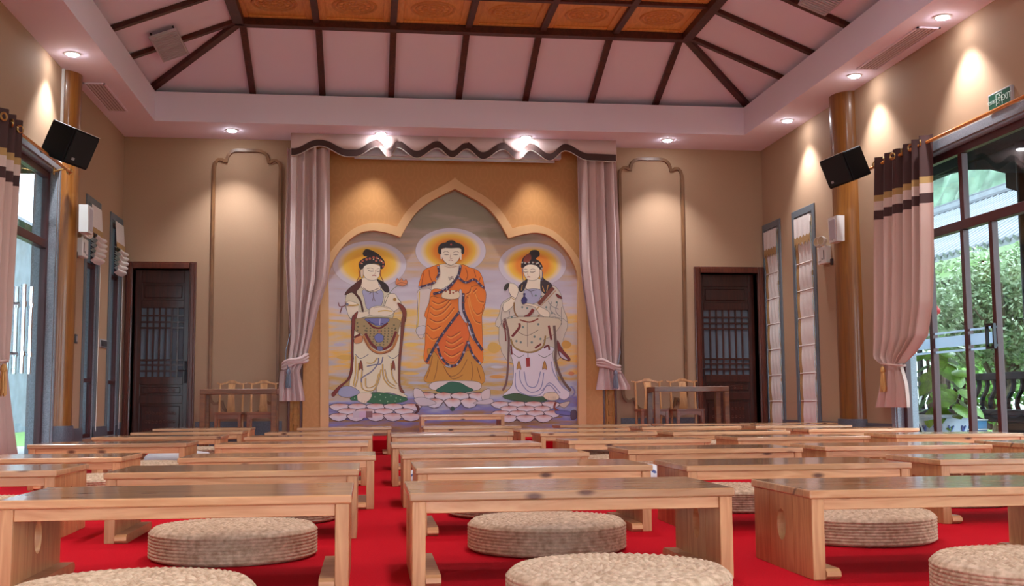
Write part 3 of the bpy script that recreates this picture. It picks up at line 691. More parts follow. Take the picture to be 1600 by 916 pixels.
# ---- mural, a flat print: layers of coloured shapes
MY = YB - 0.022
mural = thing('mural', 'painted mural of three haloed standing figures on lotus pedestals', 'painting', (0, MY, 0))
b = B().mat('mural_ground'); b.box(-.62, 2.82, 0, 0.02, DAIS_Z + .002, 3.4); part('painted_ground', b, None, mural)
class Paint:
    def __init__(s): s.bm = bmesh.new(); s.cl = s.bm.loops.layers.float_color.new('Col'); s.d = 0.0006
    def _face(s, pts, cols):
        vs_ = [s.bm.verts.new((p[0], -s.d, p[1])) for p in pts]
        f = s.bm.faces.new(vs_)
        for lp, c in zip(f.loops, cols): lp[s.cl] = c
        return f
    def poly(s, T, pts, col, smooth=True):
        q = catmull(pts, 4, True) if smooth else pts
        w = [mur(*T(*p)) for p in q]; s._face(w, [srgb(*col)] * len(w)); s.d += 0.00012
        xs_ = [p[0] for p in w]; zs_ = [p[1] for p in w]
        if smooth and T is not ID and min(max(xs_) - min(xs_), max(zs_) - min(zs_)) > .035: s.line(T, q + q[:1], .55, tuple(int(c * .45) for c in col), False)
    def line(s, T, pts, width, col, smooth=True):
        q = [T(*p) for p in (catmull(pts, 5) if smooth and len(pts) > 2 else pts)]
        w = [Vector(mur(*p)) for p in q]; L = []; R = []; wd = width * 0.00827 / 2
        for i in range(len(w)):
            t = w[min(i + 1, len(w) - 1)] - w[max(i - 1, 0)]
            if t.length < 1e-9: t = Vector((1, 0))
            t.normalize(); nn = Vector((-t.y, t.x)); L.append(w[i] + nn * wd); R.append(w[i] - nn * wd)
        c = srgb(*col)
        for i in range(len(w) - 1): s._face((L[i], L[i + 1], R[i + 1], R[i]), [c] * 4)
        s.d += 0.00012
    def halo(s, T, cx, cy, rx, ry, stops, n=48):
        """radial rings; stops = (radius, colour)"""
        for (ra, ca), (rb, cb) in zip(stops, stops[1:]):
            for i in range(n):
                a0, a1 = 2 * PI * i / n, 2 * PI * (i + 1) / n
                P = lambda r, a: mur(*T(cx + rx * r * math.cos(a), cy - ry * r * math.sin(a)))
                A, C = srgb(*ca), srgb(*cb)
                s._face((P(ra, a0), P(rb, a0), P(rb, a1), P(ra, a1)), (A, C, C, A))
        s.d += 0.00012
    def dots(s, T, pts, r, col):
        for x, y in pts: s._face([mur(*T(x + r * math.cos(a), y + r * math.sin(a))) for a in [2 * PI * i / 7 for i in range(7)]], [srgb(*col)] * 7)
        s.d += 0.00012
    def done(s, name, label=None):
        me = bpy.data.meshes.new(name); s.bm.to_mesh(me); s.bm.free(); me.materials.append(MATS['paint'])
        o = link(name, me, mural)
        if label: o['label'] = label
        return o
def TR(ox, oy, sc): return lambda x, y: (ox + x / sc, oy + y / sc)
LU, LL_, RU, RL = TR(515, 375, 7.046), TR(515, 500, 6.107), TR(770, 375, 6.543), TR(770, 500, 5.729)
CU, CM, CB, ID = TR(620, 350, 6.106), TR(640, 440, 7.046), TR(640, 480, 4.58), TR(0, 0, 1)
LAV, YEL, ORA, DOR = (216, 208, 216), (245, 200, 70), (248, 168, 30), (235, 135, 30)
SKIN, DARK, MAR, CREAM = (246, 232, 206), (40, 24, 24), (120, 45, 35), (240, 231, 198)
ROBE, ROBE_D, ROBE_L, TRIM = (240, 128, 30), (172, 74, 18), (250, 164, 66), (62, 52, 78)

# halos
for nm, T, cx, cy, rx, ry, inn, lab in (('halo', LU, 428, 280, 402, 262, (242, 176, 40), 'lavender halo with yellow centre'), ('halo', CU, 498, 265, 338, 222, (240, 140, 30), 'lavender halo with orange centre'), ('halo', RU, 398, 268, 355, 232, (238, 140, 36), 'lavender halo with deep orange centre')):
    P_ = Paint(); P_.halo(T, cx, cy, rx, ry, [(0.001, inn), (.46, inn), (.68, YEL), (.80, (236, 214, 180)), (.87, LAV), (.985, LAV), (1.0, (150, 130, 130))]); P_.done(nm, lab)

def lotus(P_, T, x0, x1, y, w, h, rows, tip=(206, 120, 96)):
    for r in range(rows):
        yy = y + r * h * .50; cnt = int((x1 - x0) / w); off = (r % 2) * w * .5; rq = random.Random(int(x0 + y + r))
        for k in range(cnt + (0 if r % 2 else 1)):
            cx = x0 + off + k * (x1 - x0) / max(cnt, 1) + rq.uniform(-.07, .07) * w; ws = w * rq.uniform(.96, 1.12); sk = (cx - (x0 + x1) / 2) / (x1 - x0) * h * .5
            def pet(f, dy=0): return [(cx - ws * .54 * f, yy - h * .14 * f + dy - sk * .2), (cx - ws * .32 * f, yy - h * .34 * f + dy), (cx, yy - h * .40 * f + dy), (cx + ws * .32 * f, yy - h * .34 * f + dy), (cx + ws * .54 * f, yy - h * .14 * f + dy + sk * .2), (cx + ws * .30 * f, yy + h * .30 * f + dy), (cx, yy + h * .42 * f + dy), (cx - ws * .30 * f, yy + h * .30 * f + dy)]
            P_.poly(T, pet(1.0), (120, 92, 96)); q = pet(.97)
            cols = [srgb(226, 214, 216), srgb(220, 180, 168), srgb(*tip), srgb(220, 180, 168), srgb(226, 214, 216), srgb(206, 204, 222), srgb(222, 218, 228), srgb(206, 204, 222)]
            pts = [mur(*T(*p)) for p in q]; c0 = mur(*T(cx, yy + h * .02)); cc = srgb(228, 218, 222)
            for i in range(8): P_._face((c0, pts[i], pts[(i + 1) % 8]), (cc, cols[i], cols[(i + 1) % 8]))
            P_.d += .00012
# ---- left figure
P_ = Paint(); T, U = LU, LL_
P_.poly(T, [(190, 590), (330, 510), (540, 520), (640, 590), (730, 650), (770, 720), (700, 800), (640, 910), (380, 910), (230, 890), (185, 800), (165, 720)], (222, 212, 182))
P_.poly(T, [(360, 560), (560, 570), (560, 720), (480, 770), (400, 770), (370, 660)], (178, 176, 205))
P_.poly(T, [(175, 700), (240, 690), (310, 730), (315, 800), (420, 795), (440, 835), (300, 880), (220, 875), (185, 800)], SKIN)
P_.poly(T, [(600, 640), (690, 600), (735, 660), (770, 730), (690, 800), (590, 800)], SKIN)
P_.poly(T, [(350, 430), (505, 435), (525, 500), (545, 555), (450, 588), (370, 560), (325, 505)], SKIN)
P_.poly(T, [(340, 440), (260, 500), (190, 560), (160, 620), (235, 590), (290, 640), (325, 700), (345, 795), (362, 790), (330, 660), (285, 590), (330, 520)], (88, 40, 30))
P_.poly(T, [(505, 445), (560, 465), (620, 510), (640, 575), (612, 590), (570, 560), (540, 500)], (52, 32, 30))
P_.poly(T, [(355, 155), (385, 112), (430, 118), (480, 140), (530, 175), (565, 215), (592, 262), (580, 312), (548, 330), (540, 290), (480, 268), (410, 280), (370, 305), (348, 338), (318, 320), (312, 262), (350, 222), (402, 196), (368, 184)], DARK)
P_.poly(T, [(356, 330), (378, 292), (430, 274), (500, 280), (540, 302), (541, 350), (530, 410), (505, 440), (470, 457), (420, 452), (385, 430), (360, 390)], SKIN)
P_.poly(T, [(330, 345), (355, 330), (358, 400), (342, 430), (330, 400)], (225, 200, 168))
P_.dots(T, [(430, 215), (470, 200), (505, 208), (545, 235), (575, 260), (575, 300), (330, 262), (352, 240), (395, 225), (500, 240)], 14, (172, 84, 60)); P_.dots(T, [(470, 222), (522, 215), (560, 245), (345, 270)], 7, (235, 200, 150))
for q in ([(400, 325), (440, 318), (470, 330)], [(505, 330), (525, 325), (540, 330)]): P_.line(T, q, .5, (120, 80, 60))
for q in ([(410, 345), (440, 355), (472, 353)], [(500, 352), (520, 358), (540, 352)]): P_.line(T, q, .9, (70, 40, 35))
P_.line(T, [(488, 340), (492, 375), (478, 386)], .45, (180, 130, 100)); P_.line(T, [(455, 404), (475, 400), (498, 406)], 1.3, (170, 80, 70))
P_.line(T, [(310, 330), (320, 400), (285, 470)], 1.3, (150, 60, 40)); P_.line(T, [(545, 340), (545, 400), (580, 470)], 1.2, (140, 60, 40))
P_.line(T, [(360, 535), (410, 575), (465, 570), (530, 540)], .9, (110, 90, 90)); P_.line(T, [(420, 610), (465, 580), (520, 605)], .8, (110, 90, 90)); P_.line(T, [(465, 580), (470, 640), (490, 690)], .8, (120, 96, 90)); P_.line(T, [(470, 640), (455, 690)], .8, (120, 96, 90))
P_.line(T, [(170, 725), (240, 735), (310, 725)], 2, (205, 165, 70)); P_.dots(T, [(185, 722)], 17, (120, 120, 140)); P_.line(T, [(90, 700), (105, 745), (160, 735), (165, 690)], 1.3, MAR); P_.line(T, [(130, 750), (108, 815)], 1.5, MAR)
P_.poly(T, [(415, 790), (450, 755), (520, 738), (600, 745), (655, 770), (690, 815), (630, 850), (540, 850), (440, 845)], SKIN); P_.line(T, [(470, 760), (560, 750), (640, 770)], .6, (190, 150, 90)); P_.line(T, [(520, 800), (600, 790), (670, 800)], 1.6, (225, 185, 70)); P_.line(T, [(430, 775), (420, 830)], .9, (130, 120, 120))
P_.line(T, [(735, 515), (665, 570), (615, 660), (590, 740)], .8, (110, 125, 90)); P_.poly(T, [(708, 490), (725, 432), (752, 460), (775, 434), (795, 462), (825, 448), (838, 486), (800, 516), (745, 512)], (226, 140, 90)); P_.line(T, [(725, 500), (770, 480), (825, 495)], .8, (170, 90, 60)); P_.dots(T, [(700, 668)], 20, (185, 140, 70))
P_.poly(T, [(728, 708), (785, 730), (828, 800), (815, 916), (775, 916), (785, 820)], (136, 60, 40)); P_.poly(T, [(300, 798), (255, 840), (232, 916), (272, 916), (290, 850)], (136, 60, 40))
P_.poly(U, [(228, 40), (640, 40), (650, 330), (645, 640), (730, 745), (560, 700), (450, 705), (430, 640), (382, 712), (260, 705), (180, 650), (222, 380)], CREAM)
P_.poly(U, [(100, 655), (190, 640), (280, 700), (170, 745), (80, 720)], (165, 170, 198))
for q in ([(240, 350), (238, 500), (215, 640)], [(265, 420), (255, 560), (230, 650)], [(300, 480), (290, 600), (310, 670), (400, 680), (450, 600), (475, 480)], [(330, 560), (340, 650), (420, 630), (455, 520)], [(490, 430), (500, 560), (560, 640), (620, 660)], [(510, 480), (540, 590), (610, 640)], [(570, 420), (580, 540), (625, 620)], [(340, 420), (400, 420), (440, 370)]):
    P_.line(U, q, 1.6, (214, 178, 84)); P_.line(U, [(x + 9, y) for x, y in q], .6, (150, 140, 130))
P_.poly(U, [(240, 0), (625, 0), (645, 100), (595, 240), (475, 305), (370, 250), (300, 150), (235, 110)], (176, 152, 104))
P_.dots(U, [(x + (14 if j % 2 else 0), y) for j, y in enumerate(range(90, 280, 26)) for x in range(330 + abs(j - 1) * 14, 620 - j * 18, 34)], 8, (108, 102, 74))
P_.dots(U, [(255, 40), (262, 75), (255, 110), (320, 70), (330, 110), (600, 60), (610, 100)], 9, (108, 102, 74))
P_.line(U, [(330, 140), (390, 240), (470, 290), (560, 255), (620, 120)], 4.2, (118, 34, 26)); P_.line(U, [(310, 160), (375, 280), (470, 326), (580, 285), (640, 150)], 4.0, (196, 130, 66)); P_.line(U, [(318, 180), (380, 296), (480, 336), (590, 290)], 1.0, (110, 70, 50)); P_.line(U, [(350, 20), (400, 75), (470, 88), (540, 40)], 2.8, (118, 34, 26))
P_.line(U, [(225, 180), (285, 145)], 3.4, (118, 34, 26)); P_.poly(U, [(228, 190), (295, 160), (300, 220), (235, 235)], (222, 150, 100))
P_.poly(U, [(330, 0), (550, 0), (515, 50), (450, 68), (380, 40)], (124, 126, 182)); P_.line(U, [(350, 10), (420, 50), (500, 45)], 1.2, (70, 66, 120)); P_.line(U, [(470, 0), (465, 60)], 1.2, (200, 200, 225)); P_.poly(U, [(415, 175), (450, 140), (500, 165), (490, 215), (440, 222)], (120, 126, 186)); P_.dots(U, [(462, 120)], 13, (186, 120, 90)); P_.poly(U, [(440, 265), (485, 265), (490, 300), (450, 302)], (120, 120, 165))
P_.line(U, [(235, 335), (285, 378), (360, 338)], .9, (110, 110, 125)); P_.line(U, [(540, 350), (592, 378), (645, 340)], .9, (110, 110, 125))
for cx in (288, 592): P_.poly(U, [(cx, 395), (cx + 14, 430), (cx + 18, 488), (cx, 470), (cx - 16, 488), (cx - 12, 430)], (146, 70, 44))
P_.line(U, [(455, 370), (448, 425), (390, 500), (300, 560), (296, 605)], 1.9, (128, 128, 148)); P_.line(U, [(345, 452), (420, 436), (478, 425), (495, 362)], 1.9, (128, 128, 148))
P_.poly(U, [(204, 0), (236, 0), (222, 180), (216, 430), (192, 560), (105, 648), (40, 735), (15, 712), (80, 640), (168, 560), (198, 380)], (126, 44, 34)); P_.poly(U, [(672, 0), (704, 0), (684, 200), (664, 400), (660, 620), (700, 700), (650, 668), (640, 420), (658, 200)], (130, 66, 44))
P_.poly(U, [(190, 752), (262, 720), (430, 698), (560, 712), (718, 750), (700, 782), (560, 804), (430, 804), (262, 776), (206, 772)], (52, 112, 72)); P_.dots(U, [(420, 740), (470, 720), (520, 745), (570, 730), (620, 750), (470, 775), (540, 785), (610, 780), (230, 752), (660, 765)], 6, (150, 190, 150))
P_.poly(U, [(268, 708), (386, 708), (378, 758), (350, 782), (330, 803), (270, 782), (255, 755)], (236, 222, 196)); P_.line(U, [(300, 770), (300, 795)], .5, (170, 140, 110)); P_.line(U, [(325, 775), (325, 800)], .5, (170, 140, 110))
lotus(P_, U, 80, 770, 838, 172, 92, 3); P_.poly(U, [(800, 812), (830, 822), (842, 856), (822, 890), (792, 896), (820, 860)], (92, 34, 38))
for k, cc in enumerate(((206, 196, 206), (214, 184, 210), (142, 100, 104))): P_.poly(ID, [(550 + 10 * k, 643), (560 + 10 * k, 643), (560 + 10 * k, 653), (550 + 10 * k, 653)], cc, False)
P_.done('painted_figure', 'crowned figure in cream skirt holding a lotus')

# ---- centre figure
P_ = Paint()
P_.poly(CU, [(210, 610), (320, 600), (330, 700), (290, 830), (260, 916), (185, 916), (190, 700)], (226, 210, 196)); P_.poly(CM, [(75, 110), (225, 110), (190, 330), (150, 560), (110, 640), (60, 560), (70, 300)], (222, 206, 196)); P_.line(CM, [(90, 120), (80, 320), (70, 500), (50, 560)], 1.8, (226, 190, 80)); P_.poly(CM, [(60, 520), (150, 500), (150, 580), (110, 600), (60, 590)], (214, 206, 206))
P_.poly(CU, [(395, 395), (590, 395), (575, 480), (470, 600), (320, 660), (330, 560), (355, 470)], SKIN)
P_.poly(CU, [(390, 400), (330, 412), (250, 445), (215, 510), (192, 620), (260, 600), (345, 580), (365, 520)], ROBE); P_.poly(CU, [(595, 400), (680, 425), (760, 455), (800, 520), (825, 640), (830, 760), (780, 900), (640, 916), (590, 700), (470, 640), (560, 540)], ROBE)
P_.poly(CU, [(318, 640), (420, 640), (470, 690), (590, 700), (600, 916), (265, 916), (290, 760)], ROBE)
P_.poly(CM, [(215, 180), (330, 195), (520, 200), (545, 330), (620, 160), (690, 60), (810, 100), (820, 220), (780, 340), (785, 640), (790, 800), (770, 916), (560, 916), (170, 916), (150, 700), (160, 480), (190, 330)], ROBE)
P_.poly(CM, [(530, 350), (600, 460), (640, 600), (600, 720), (500, 880), (430, 900), (340, 840), (290, 690), (400, 520)], (236, 112, 34))
P_.poly(CB, [(115, 310), (170, 330), (230, 420), (300, 435), (385, 330), (430, 330), (500, 420), (525, 540), (420, 560), (300, 545), (180, 545), (90, 530), (130, 420)], (214, 150, 52))
for q in ([(150, 360), (130, 450), (105, 520)], [(190, 380), (180, 460), (160, 530)], [(230, 430), (280, 500), (350, 470), (400, 380)], [(250, 470), (300, 520), (370, 490)], [(430, 400), (440, 470), (430, 530)], [(470, 430), (490, 500), (500, 530)]): P_.line(CB, q, 1.1, (150, 92, 30))
for q in ([(225, 225), (300, 255), (400, 210)], [(210, 280), (270, 320), (360, 290), (430, 210)], [(205, 350), (260, 385), (350, 350), (440, 250)], [(200, 420), (280, 455), (370, 420), (470, 300)], [(175, 490), (240, 540), (330, 500)], [(165, 580), (230, 645), (300, 620)],
          [(390, 600), (440, 620), (540, 560)], [(380, 660), (450, 690), (560, 620)], [(370, 720), (450, 745), (570, 680)], [(360, 780), (440, 830), (540, 780)], [(630, 150), (660, 280), (720, 370), (775, 350)], [(620, 180), (650, 330), (700, 440), (760, 470)], [(700, 130), (740, 220), (800, 240)], [(665, 60), (650, 120), (600, 150)], [(720, 90), (680, 130)]):
    P_.line(CM, q, 1.5, ROBE_D); P_.line(CM, [(x + 3, y + 14) for x, y in q], 1.7, ROBE_L)
for q in ([(240, 470), (225, 550), (220, 600)], [(290, 450), (300, 520), (330, 570)], [(640, 430), (660, 500), (640, 550)], [(720, 450), (740, 520)], [(780, 520), (770, 560)]): P_.line(CU, q, 1.1, ROBE_D)
P_.poly(CM, [(525, 120), (556, 120), (560, 330), (610, 440), (600, 470), (550, 400), (520, 310)], (212, 200, 204)); P_.poly(CM, [(620, 500), (650, 520), (700, 640), (690, 660), (650, 600)], (206, 194, 200))
def trimline(T, q, w=3.4):
    P_.line(T, q, w, TRIM); pts = catmull(q, 5)
    P_.dots(T, pts[1::4], 9 if T is not CU else 8, (176, 168, 184)); P_.dots(T, pts[3::4], 7 if T is not CU else 6, (150, 54, 48))
trimline(CU, [(375, 410), (385, 480), (360, 540)], 3.6); trimline(CU, [(192, 615), (270, 595), (350, 565)], 3.4); trimline(CU, [(590, 405), (570, 500), (500, 595), (430, 650), (330, 680)], 4.2); trimline(CU, [(570, 520), (640, 570), (720, 540), (780, 590), (820, 625)], 3.8)
trimline(CM, [(572, 140), (575, 330), (650, 500), (700, 640), (785, 770)], 4.4); trimline(CM, [(530, 345), (440, 460), (330, 610), (250, 740), (165, 900)], 4.2)
trimline(CB, [(185, 280), (215, 370), (290, 430), (350, 385), (405, 250)], 3.6); trimline(CB, [(405, 250), (440, 350), (498, 415)], 3.6)
P_.poly(CU, [(410, 690), (430, 655), (480, 645), (560, 650), (585, 690), (560, 722), (480, 728), (420, 715)], (236, 216, 178)); P_.dots(CU, [(450, 655), (490, 650), (520, 668), (548, 655), (490, 672)], 10, (170, 84, 60))
P_.poly(CU, [(408, 250), (408, 300), (430, 360), (480, 398), (520, 396), (565, 360), (592, 300), (592, 240), (500, 228)], SKIN); P_.poly(CU, [(400, 280), (412, 275), (414, 340), (400, 340)], SKIN); P_.poly(CU, [(588, 275), (600, 280), (600, 345), (588, 345)], SKIN)
P_.poly(CU, [(380, 285), (382, 225), (410, 195), (450, 185), (475, 168), (520, 166), (548, 186), (590, 200), (622, 235), (620, 290), (600, 288), (590, 240), (500, 238), (412, 240), (405, 292)], DARK); P_.dots(CU, [(500, 204)], 10, (170, 60, 50))
for q in ([(425, 282), (455, 270), (482, 284)], [(520, 284), (548, 270), (575, 282)]): P_.line(CU, q, .6, (120, 84, 60))
for q in ([(432, 298), (455, 304), (480, 300)], [(522, 300), (548, 304), (570, 298)]): P_.line(CU, q, .9, (80, 44, 36))
P_.line(CU, [(498, 290), (490, 335), (502, 342), (514, 336)], .5, (180, 130, 96)); P_.line(CU, [(476, 358), (495, 354), (516, 358)], 1.2, (176, 90, 76)); P_.line(CU, [(430, 410), (500, 425), (570, 408)], .5, (190, 150, 110))
for q in ([(500, 514), (500, 542)], [(478, 528), (522, 528)], [(478, 528), (478, 514)], [(500, 514), (522, 514)], [(522, 528), (522, 542)], [(500, 542), (478, 542)]): P_.line(CU, q, .9, (88, 36, 36), False)
P_.poly(CB, [(130, 560), (200, 535), (440, 535), (500, 560), (470, 600), (300, 610), (150, 595)], (224, 212, 206)); P_.poly(CB, [(175, 600), (240, 560), (280, 540), (350, 548), (400, 575), (445, 598), (380, 616), (240, 616)], (42, 104, 78))
lotus(P_, CB, 110, 470, 648, 120, 84, 2, (214, 120, 80)); P_.poly(CB, [(20, 590), (70, 600), (100, 660), (60, 690), (20, 650)], (222, 208, 206)); P_.poly(CB, [(500, 620), (560, 590), (560, 660), (520, 690)], (222, 208, 206)); P_.poly(CB, [(20, 660), (90, 650), (180, 690), (100, 710), (50, 700)], (212, 200, 206)); P_.poly(CB, [(440, 690), (560, 660), (590, 680), (540, 700)], (212, 200, 206)); P_.dots(CB, [(294, 730)], 18, (52, 70, 66))
P_.done('painted_figure', 'central figure in orange robe with patterned trim')

# ---- right figure
P_ = Paint(); T, U = RU, RL
P_.poly(T, [(300, 500), (500, 480), (620, 480), (690, 560), (710, 680), (720, 916), (60, 916), (55, 760), (80, 660), (160, 600), (240, 560)], (220, 210, 192))
P_.poly(U, [(85, 0), (630, 0), (630, 180), (560, 380), (120, 380)], (216, 206, 188))
P_.poly(T, [(320, 420), (480, 410), (500, 490), (420, 540), (330, 520)], SKIN); P_.poly(T, [(310, 530), (480, 520), (470, 620), (420, 660), (340, 660)], (178, 180, 206))
P_.poly(T, [(345, 420), (310, 430), (250, 490), (270, 540), (310, 520)], (48, 36, 42)); P_.poly(T, [(490, 390), (530, 420), (600, 470), (580, 560), (520, 560), (480, 500)], (58, 42, 46)); P_.line(T, [(500, 480), (520, 540)], 1.4, (200, 150, 80)); P_.line(T, [(560, 470), (545, 540)], 1.4, (200, 150, 80)); P_.line(T, [(290, 470), (280, 530)], 1.2, (200, 150, 80))
P_.poly(T, [(280, 290), (285, 230), (310, 180), (360, 150), (380, 120), (430, 112), (465, 130), (468, 170), (430, 200), (470, 230), (500, 280), (490, 320), (460, 300), (430, 265), (350, 258), (300, 290)], DARK); P_.poly(T, [(300, 230), (320, 175), (370, 150), (385, 200), (350, 240)], (140, 60, 40))
P_.dots(T, [(290, 240), (320, 246), (360, 240), (400, 240), (440, 250), (480, 275), (495, 300), (455, 245)], 10, (186, 176, 160)); P_.dots(T, [(340, 236), (420, 238), (470, 262)], 6, (150, 70, 50))
P_.poly(T, [(300, 300), (350, 262), (430, 270), (478, 320), (470, 380), (430, 420), (370, 424), (330, 400), (305, 350)], SKIN); P_.poly(T, [(470, 320), (495, 320), (496, 390), (480, 410)], (226, 204, 172))
for q in ([(302, 318), (325, 306), (345, 318)], [(370, 318), (400, 304), (430, 318)]): P_.line(T, q, .6, (120, 84, 60))
for q in ([(305, 334), (325, 340), (345, 335)], [(370, 336), (398, 340), (425, 330)]): P_.line(T, q, .9, (80, 44, 36))
P_.line(T, [(352, 330), (345, 365), (358, 372)], .5, (180, 130, 96)); P_.line(T, [(340, 390), (356, 386), (372, 390)], 1.2, (170, 84, 72)); P_.line(T, [(290, 300), (296, 410), (320, 440)], .9, (96, 96, 130)); P_.line(T, [(505, 330), (495, 430)], .9, (96, 96, 130))
P_.poly(T, [(150, 460), (210, 462), (250, 510), (240, 570), (215, 615), (180, 590), (150, 530)], SKIN); P_.poly(T, [(100, 510), (118, 466), (150, 455), (150, 490), (118, 530)], (60, 50, 40)); P_.poly(T, [(180, 590), (215, 618), (190, 690), (120, 745), (90, 720), (100, 660), (150, 630)], SKIN); P_.line(T, [(165, 595), (215, 625)], 1.0, (200, 160, 80))
P_.poly(T, [(290, 668), (350, 660), (440, 680), (560, 740), (575, 790), (550, 812), (470, 770), (420, 700)], SKIN); P_.line(T, [(430, 730), (470, 690)], 1.2, (190, 150, 70))
P_.poly(T, [(300, 560), (322, 560), (318, 590), (340, 620), (325, 660), (292, 664), (280, 625), (302, 590)], (56, 46, 110))
P_.line(T, [(320, 500), (370, 535), (440, 520)], .9, (110, 100, 110)); P_.line(T, [(380, 535), (400, 590)], .7, (120, 110, 120))
P_.line(T, [(615, 500), (540, 580), (460, 670)], 6, (128, 66, 48)); P_.line(T, [(640, 530), (560, 610), (480, 690)], 1.4, (200, 160, 120)); P_.poly(T, [(640, 560), (690, 585), (705, 612), (660, 600)], (128, 40, 34)); P_.line(T, [(310, 805), (360, 780), (405, 720)], 5, (132, 36, 32))
P_.line(T, [(205, 650), (215, 760), (290, 840), (400, 840), (470, 780)], 2.4, (158, 116, 70)); P_.poly(T, [(235, 860), (260, 850), (270, 916), (232, 916)], (130, 40, 34)); P_.poly(T, [(560, 850), (600, 916), (570, 916)], (130, 40, 34)); P_.poly(T, [(90, 860), (120, 880), (140, 916), (98, 916)], (130, 40, 34))
for q in ([(600, 640), (580, 720), (640, 780)], [(660, 660), (640, 740), (690, 800)], [(700, 700), (700, 880)], [(640, 800), (660, 900)], [(85, 700), (70, 800), (80, 900)], [(160, 740), (150, 850), (180, 910)], [(560, 640), (600, 690), (670, 720)]): P_.line(T, q, .8, (110, 112, 116))
P_.dots(T, [(340, 710), (470, 880), (430, 580), (490, 590), (600, 760), (650, 650), (290, 700), (380, 870), (540, 700), (180, 800), (640, 840)], 11, (110, 134, 130))
P_.poly(U, [(165, 250), (520, 250), (530, 330), (590, 560), (690, 660), (640, 720), (560, 690), (440, 690), (330, 690), (200, 660), (80, 680), (160, 590), (175, 420)], (232, 226, 234))
P_.poly(U, [(120, 0), (590, 0), (540, 140), (450, 190), (440, 260), (340, 305), (220, 285), (160, 230), (140, 160)], (222, 208, 178)); P_.line(U, [(150, 180), (190, 260), (320, 300), (440, 250), (465, 150)], 2.6, (166, 134, 76)); P_.line(U, [(225, 40), (225, 80), (160, 160)], 4.0, (128, 42, 36)); P_.line(U, [(495, 60), (520, 190)], 3.6, (124, 44, 40)); P_.line(U, [(370, 262), (425, 225)], 3.0, (128, 40, 36)); P_.line(U, [(450, 260), (490, 240), (500, 278)], 3.0, (116, 36, 34)); P_.line(U, [(230, 10), (320, 30), (400, 0)], 2.2, (150, 70, 50))
P_.line(U, [(300, 30), (302, 250)], .9, (130, 110, 96)); P_.line(U, [(220, 120), (300, 150), (400, 100)], .9, (130, 110, 96)); P_.dots(U, [(260, 75), (400, 50), (200, 200), (365, 160), (240, 210), (420, 180), (340, 210)], 11, (120, 140, 134))
P_.line(U, [(95, 0), (130, 150), (125, 380), (110, 560), (75, 640)], 3.4, (120, 84, 76)); P_.line(U, [(85, 20), (100, 120), (105, 200)], 2.0, (128, 42, 36)); P_.line(U, [(150, 230), (160, 320)], 2.6, (124, 44, 40))
P_.line(U, [(545, 60), (560, 250), (560, 380), (620, 540), (700, 640)], 4.2, (118, 92, 82)); P_.poly(U, [(575, 190), (620, 270), (690, 350), (680, 376), (610, 350), (580, 290)], (132, 44, 40)); P_.poly(U, [(590, 290), (640, 335), (670, 366), (610, 345)], (210, 196, 204))
for q in ([(230, 460), (240, 560), (320, 650), (420, 620), (450, 480)], [(270, 470), (300, 590), (380, 600), (420, 470)], [(190, 480), (200, 620), (300, 680), (420, 670), (500, 570), (600, 660)], [(520, 380), (540, 480), (620, 600), (690, 650)], [(430, 640), (500, 590), (570, 660)]): P_.line(U, q, 1.5, (152, 156, 192))
P_.line(U, [(170, 310), (222, 345), (270, 320)], .9, (120, 120, 120)); P_.line(U, [(400, 318), (455, 345), (520, 310)], .9, (120, 120, 120)); P_.line(U, [(305, 300), (305, 350)], .9, (120, 110, 110)); P_.poly(U, [(286, 350), (322, 345), (324, 425), (290, 430)], (158, 44, 40), False)
for cx in (222, 457): P_.poly(U, [(cx, 375), (cx + 14, 410), (cx + 20, 452), (cx, 440), (cx - 20, 452), (cx - 14, 410)], (196, 146, 72))
P_.line(U, [(700, 600), (735, 650), (700, 700)], 2.6, (140, 140, 190)); P_.poly(U, [(75, 690), (150, 668), (240, 668), (350, 695), (450, 690), (480, 725), (400, 740), (250, 735), (120, 715)], (62, 92, 56)); P_.poly(U, [(445, 690), (470, 660), (550, 655), (590, 690), (570, 720), (490, 722)], (236, 220, 192))
for x in (495, 515, 535, 552): P_.line(U, [(x, 690), (x, 718)], .5, (160, 130, 100))
lotus(P_, U, 60, 520, 765, 150, 80, 4, (196, 112, 92)); P_.line(U, [(560, 740), (545, 790), (590, 820)], 3.4, (140, 64, 52)); P_.poly(U, [(560, 815), (690, 825), (690, 858), (570, 845)], (112, 112, 182)); P_.poly(U, [(590, 760), (660, 735), (690, 740), (640, 790)], (206, 190, 176)); P_.poly(U, [(700, 820), (745, 815), (750, 880), (700, 890)], (88, 66, 88))
P_.done('painted_figure', 'crowned figure in white robe holding a vase')

# water and cloud marks at the foot
P_ = Paint()
for (x, y, w, h, cc) in ((560, 655, 60, 5, (120, 118, 190)), (530, 650, 30, 6, (110, 104, 180)), (620, 648, 40, 4, (170, 180, 205)), (690, 655, 50, 5, (160, 172, 196)), (760, 650, 40, 5, (166, 176, 200)), (640, 658, 50, 4, (176, 130, 80)), (860, 652, 40, 4, (150, 120, 84)), (800, 656, 30, 4, (120, 80, 64)), (540, 560, 30, 7, (226, 180, 84)), (640, 540, 24, 6, (238, 200, 100)), (770, 545, 22, 16, (226, 184, 90)), (885, 540, 16, 12, (214, 160, 70)), (640, 585, 26, 4, (230, 190, 100)), (775, 590, 26, 5, (220, 160, 80)), (650, 600, 30, 4, (190, 190, 200)), (775, 575, 22, 4, (206, 206, 210)), (530, 540, 20, 4, (200, 190, 205)), (893, 585, 10, 6, (206, 130, 80))):
    P_.poly(ID, [(x - w / 2, y), (x - w / 4, y - h / 2), (x + w / 5, y - h / 2.4), (x + w / 2, y), (x + w / 6, y + h / 2), (x - w / 4, y + h / 2.2)], cc)
o = P_.done('painted_clouds'); o['kind'] = 'stuff'; o.location = (0, 0.0004, 0)

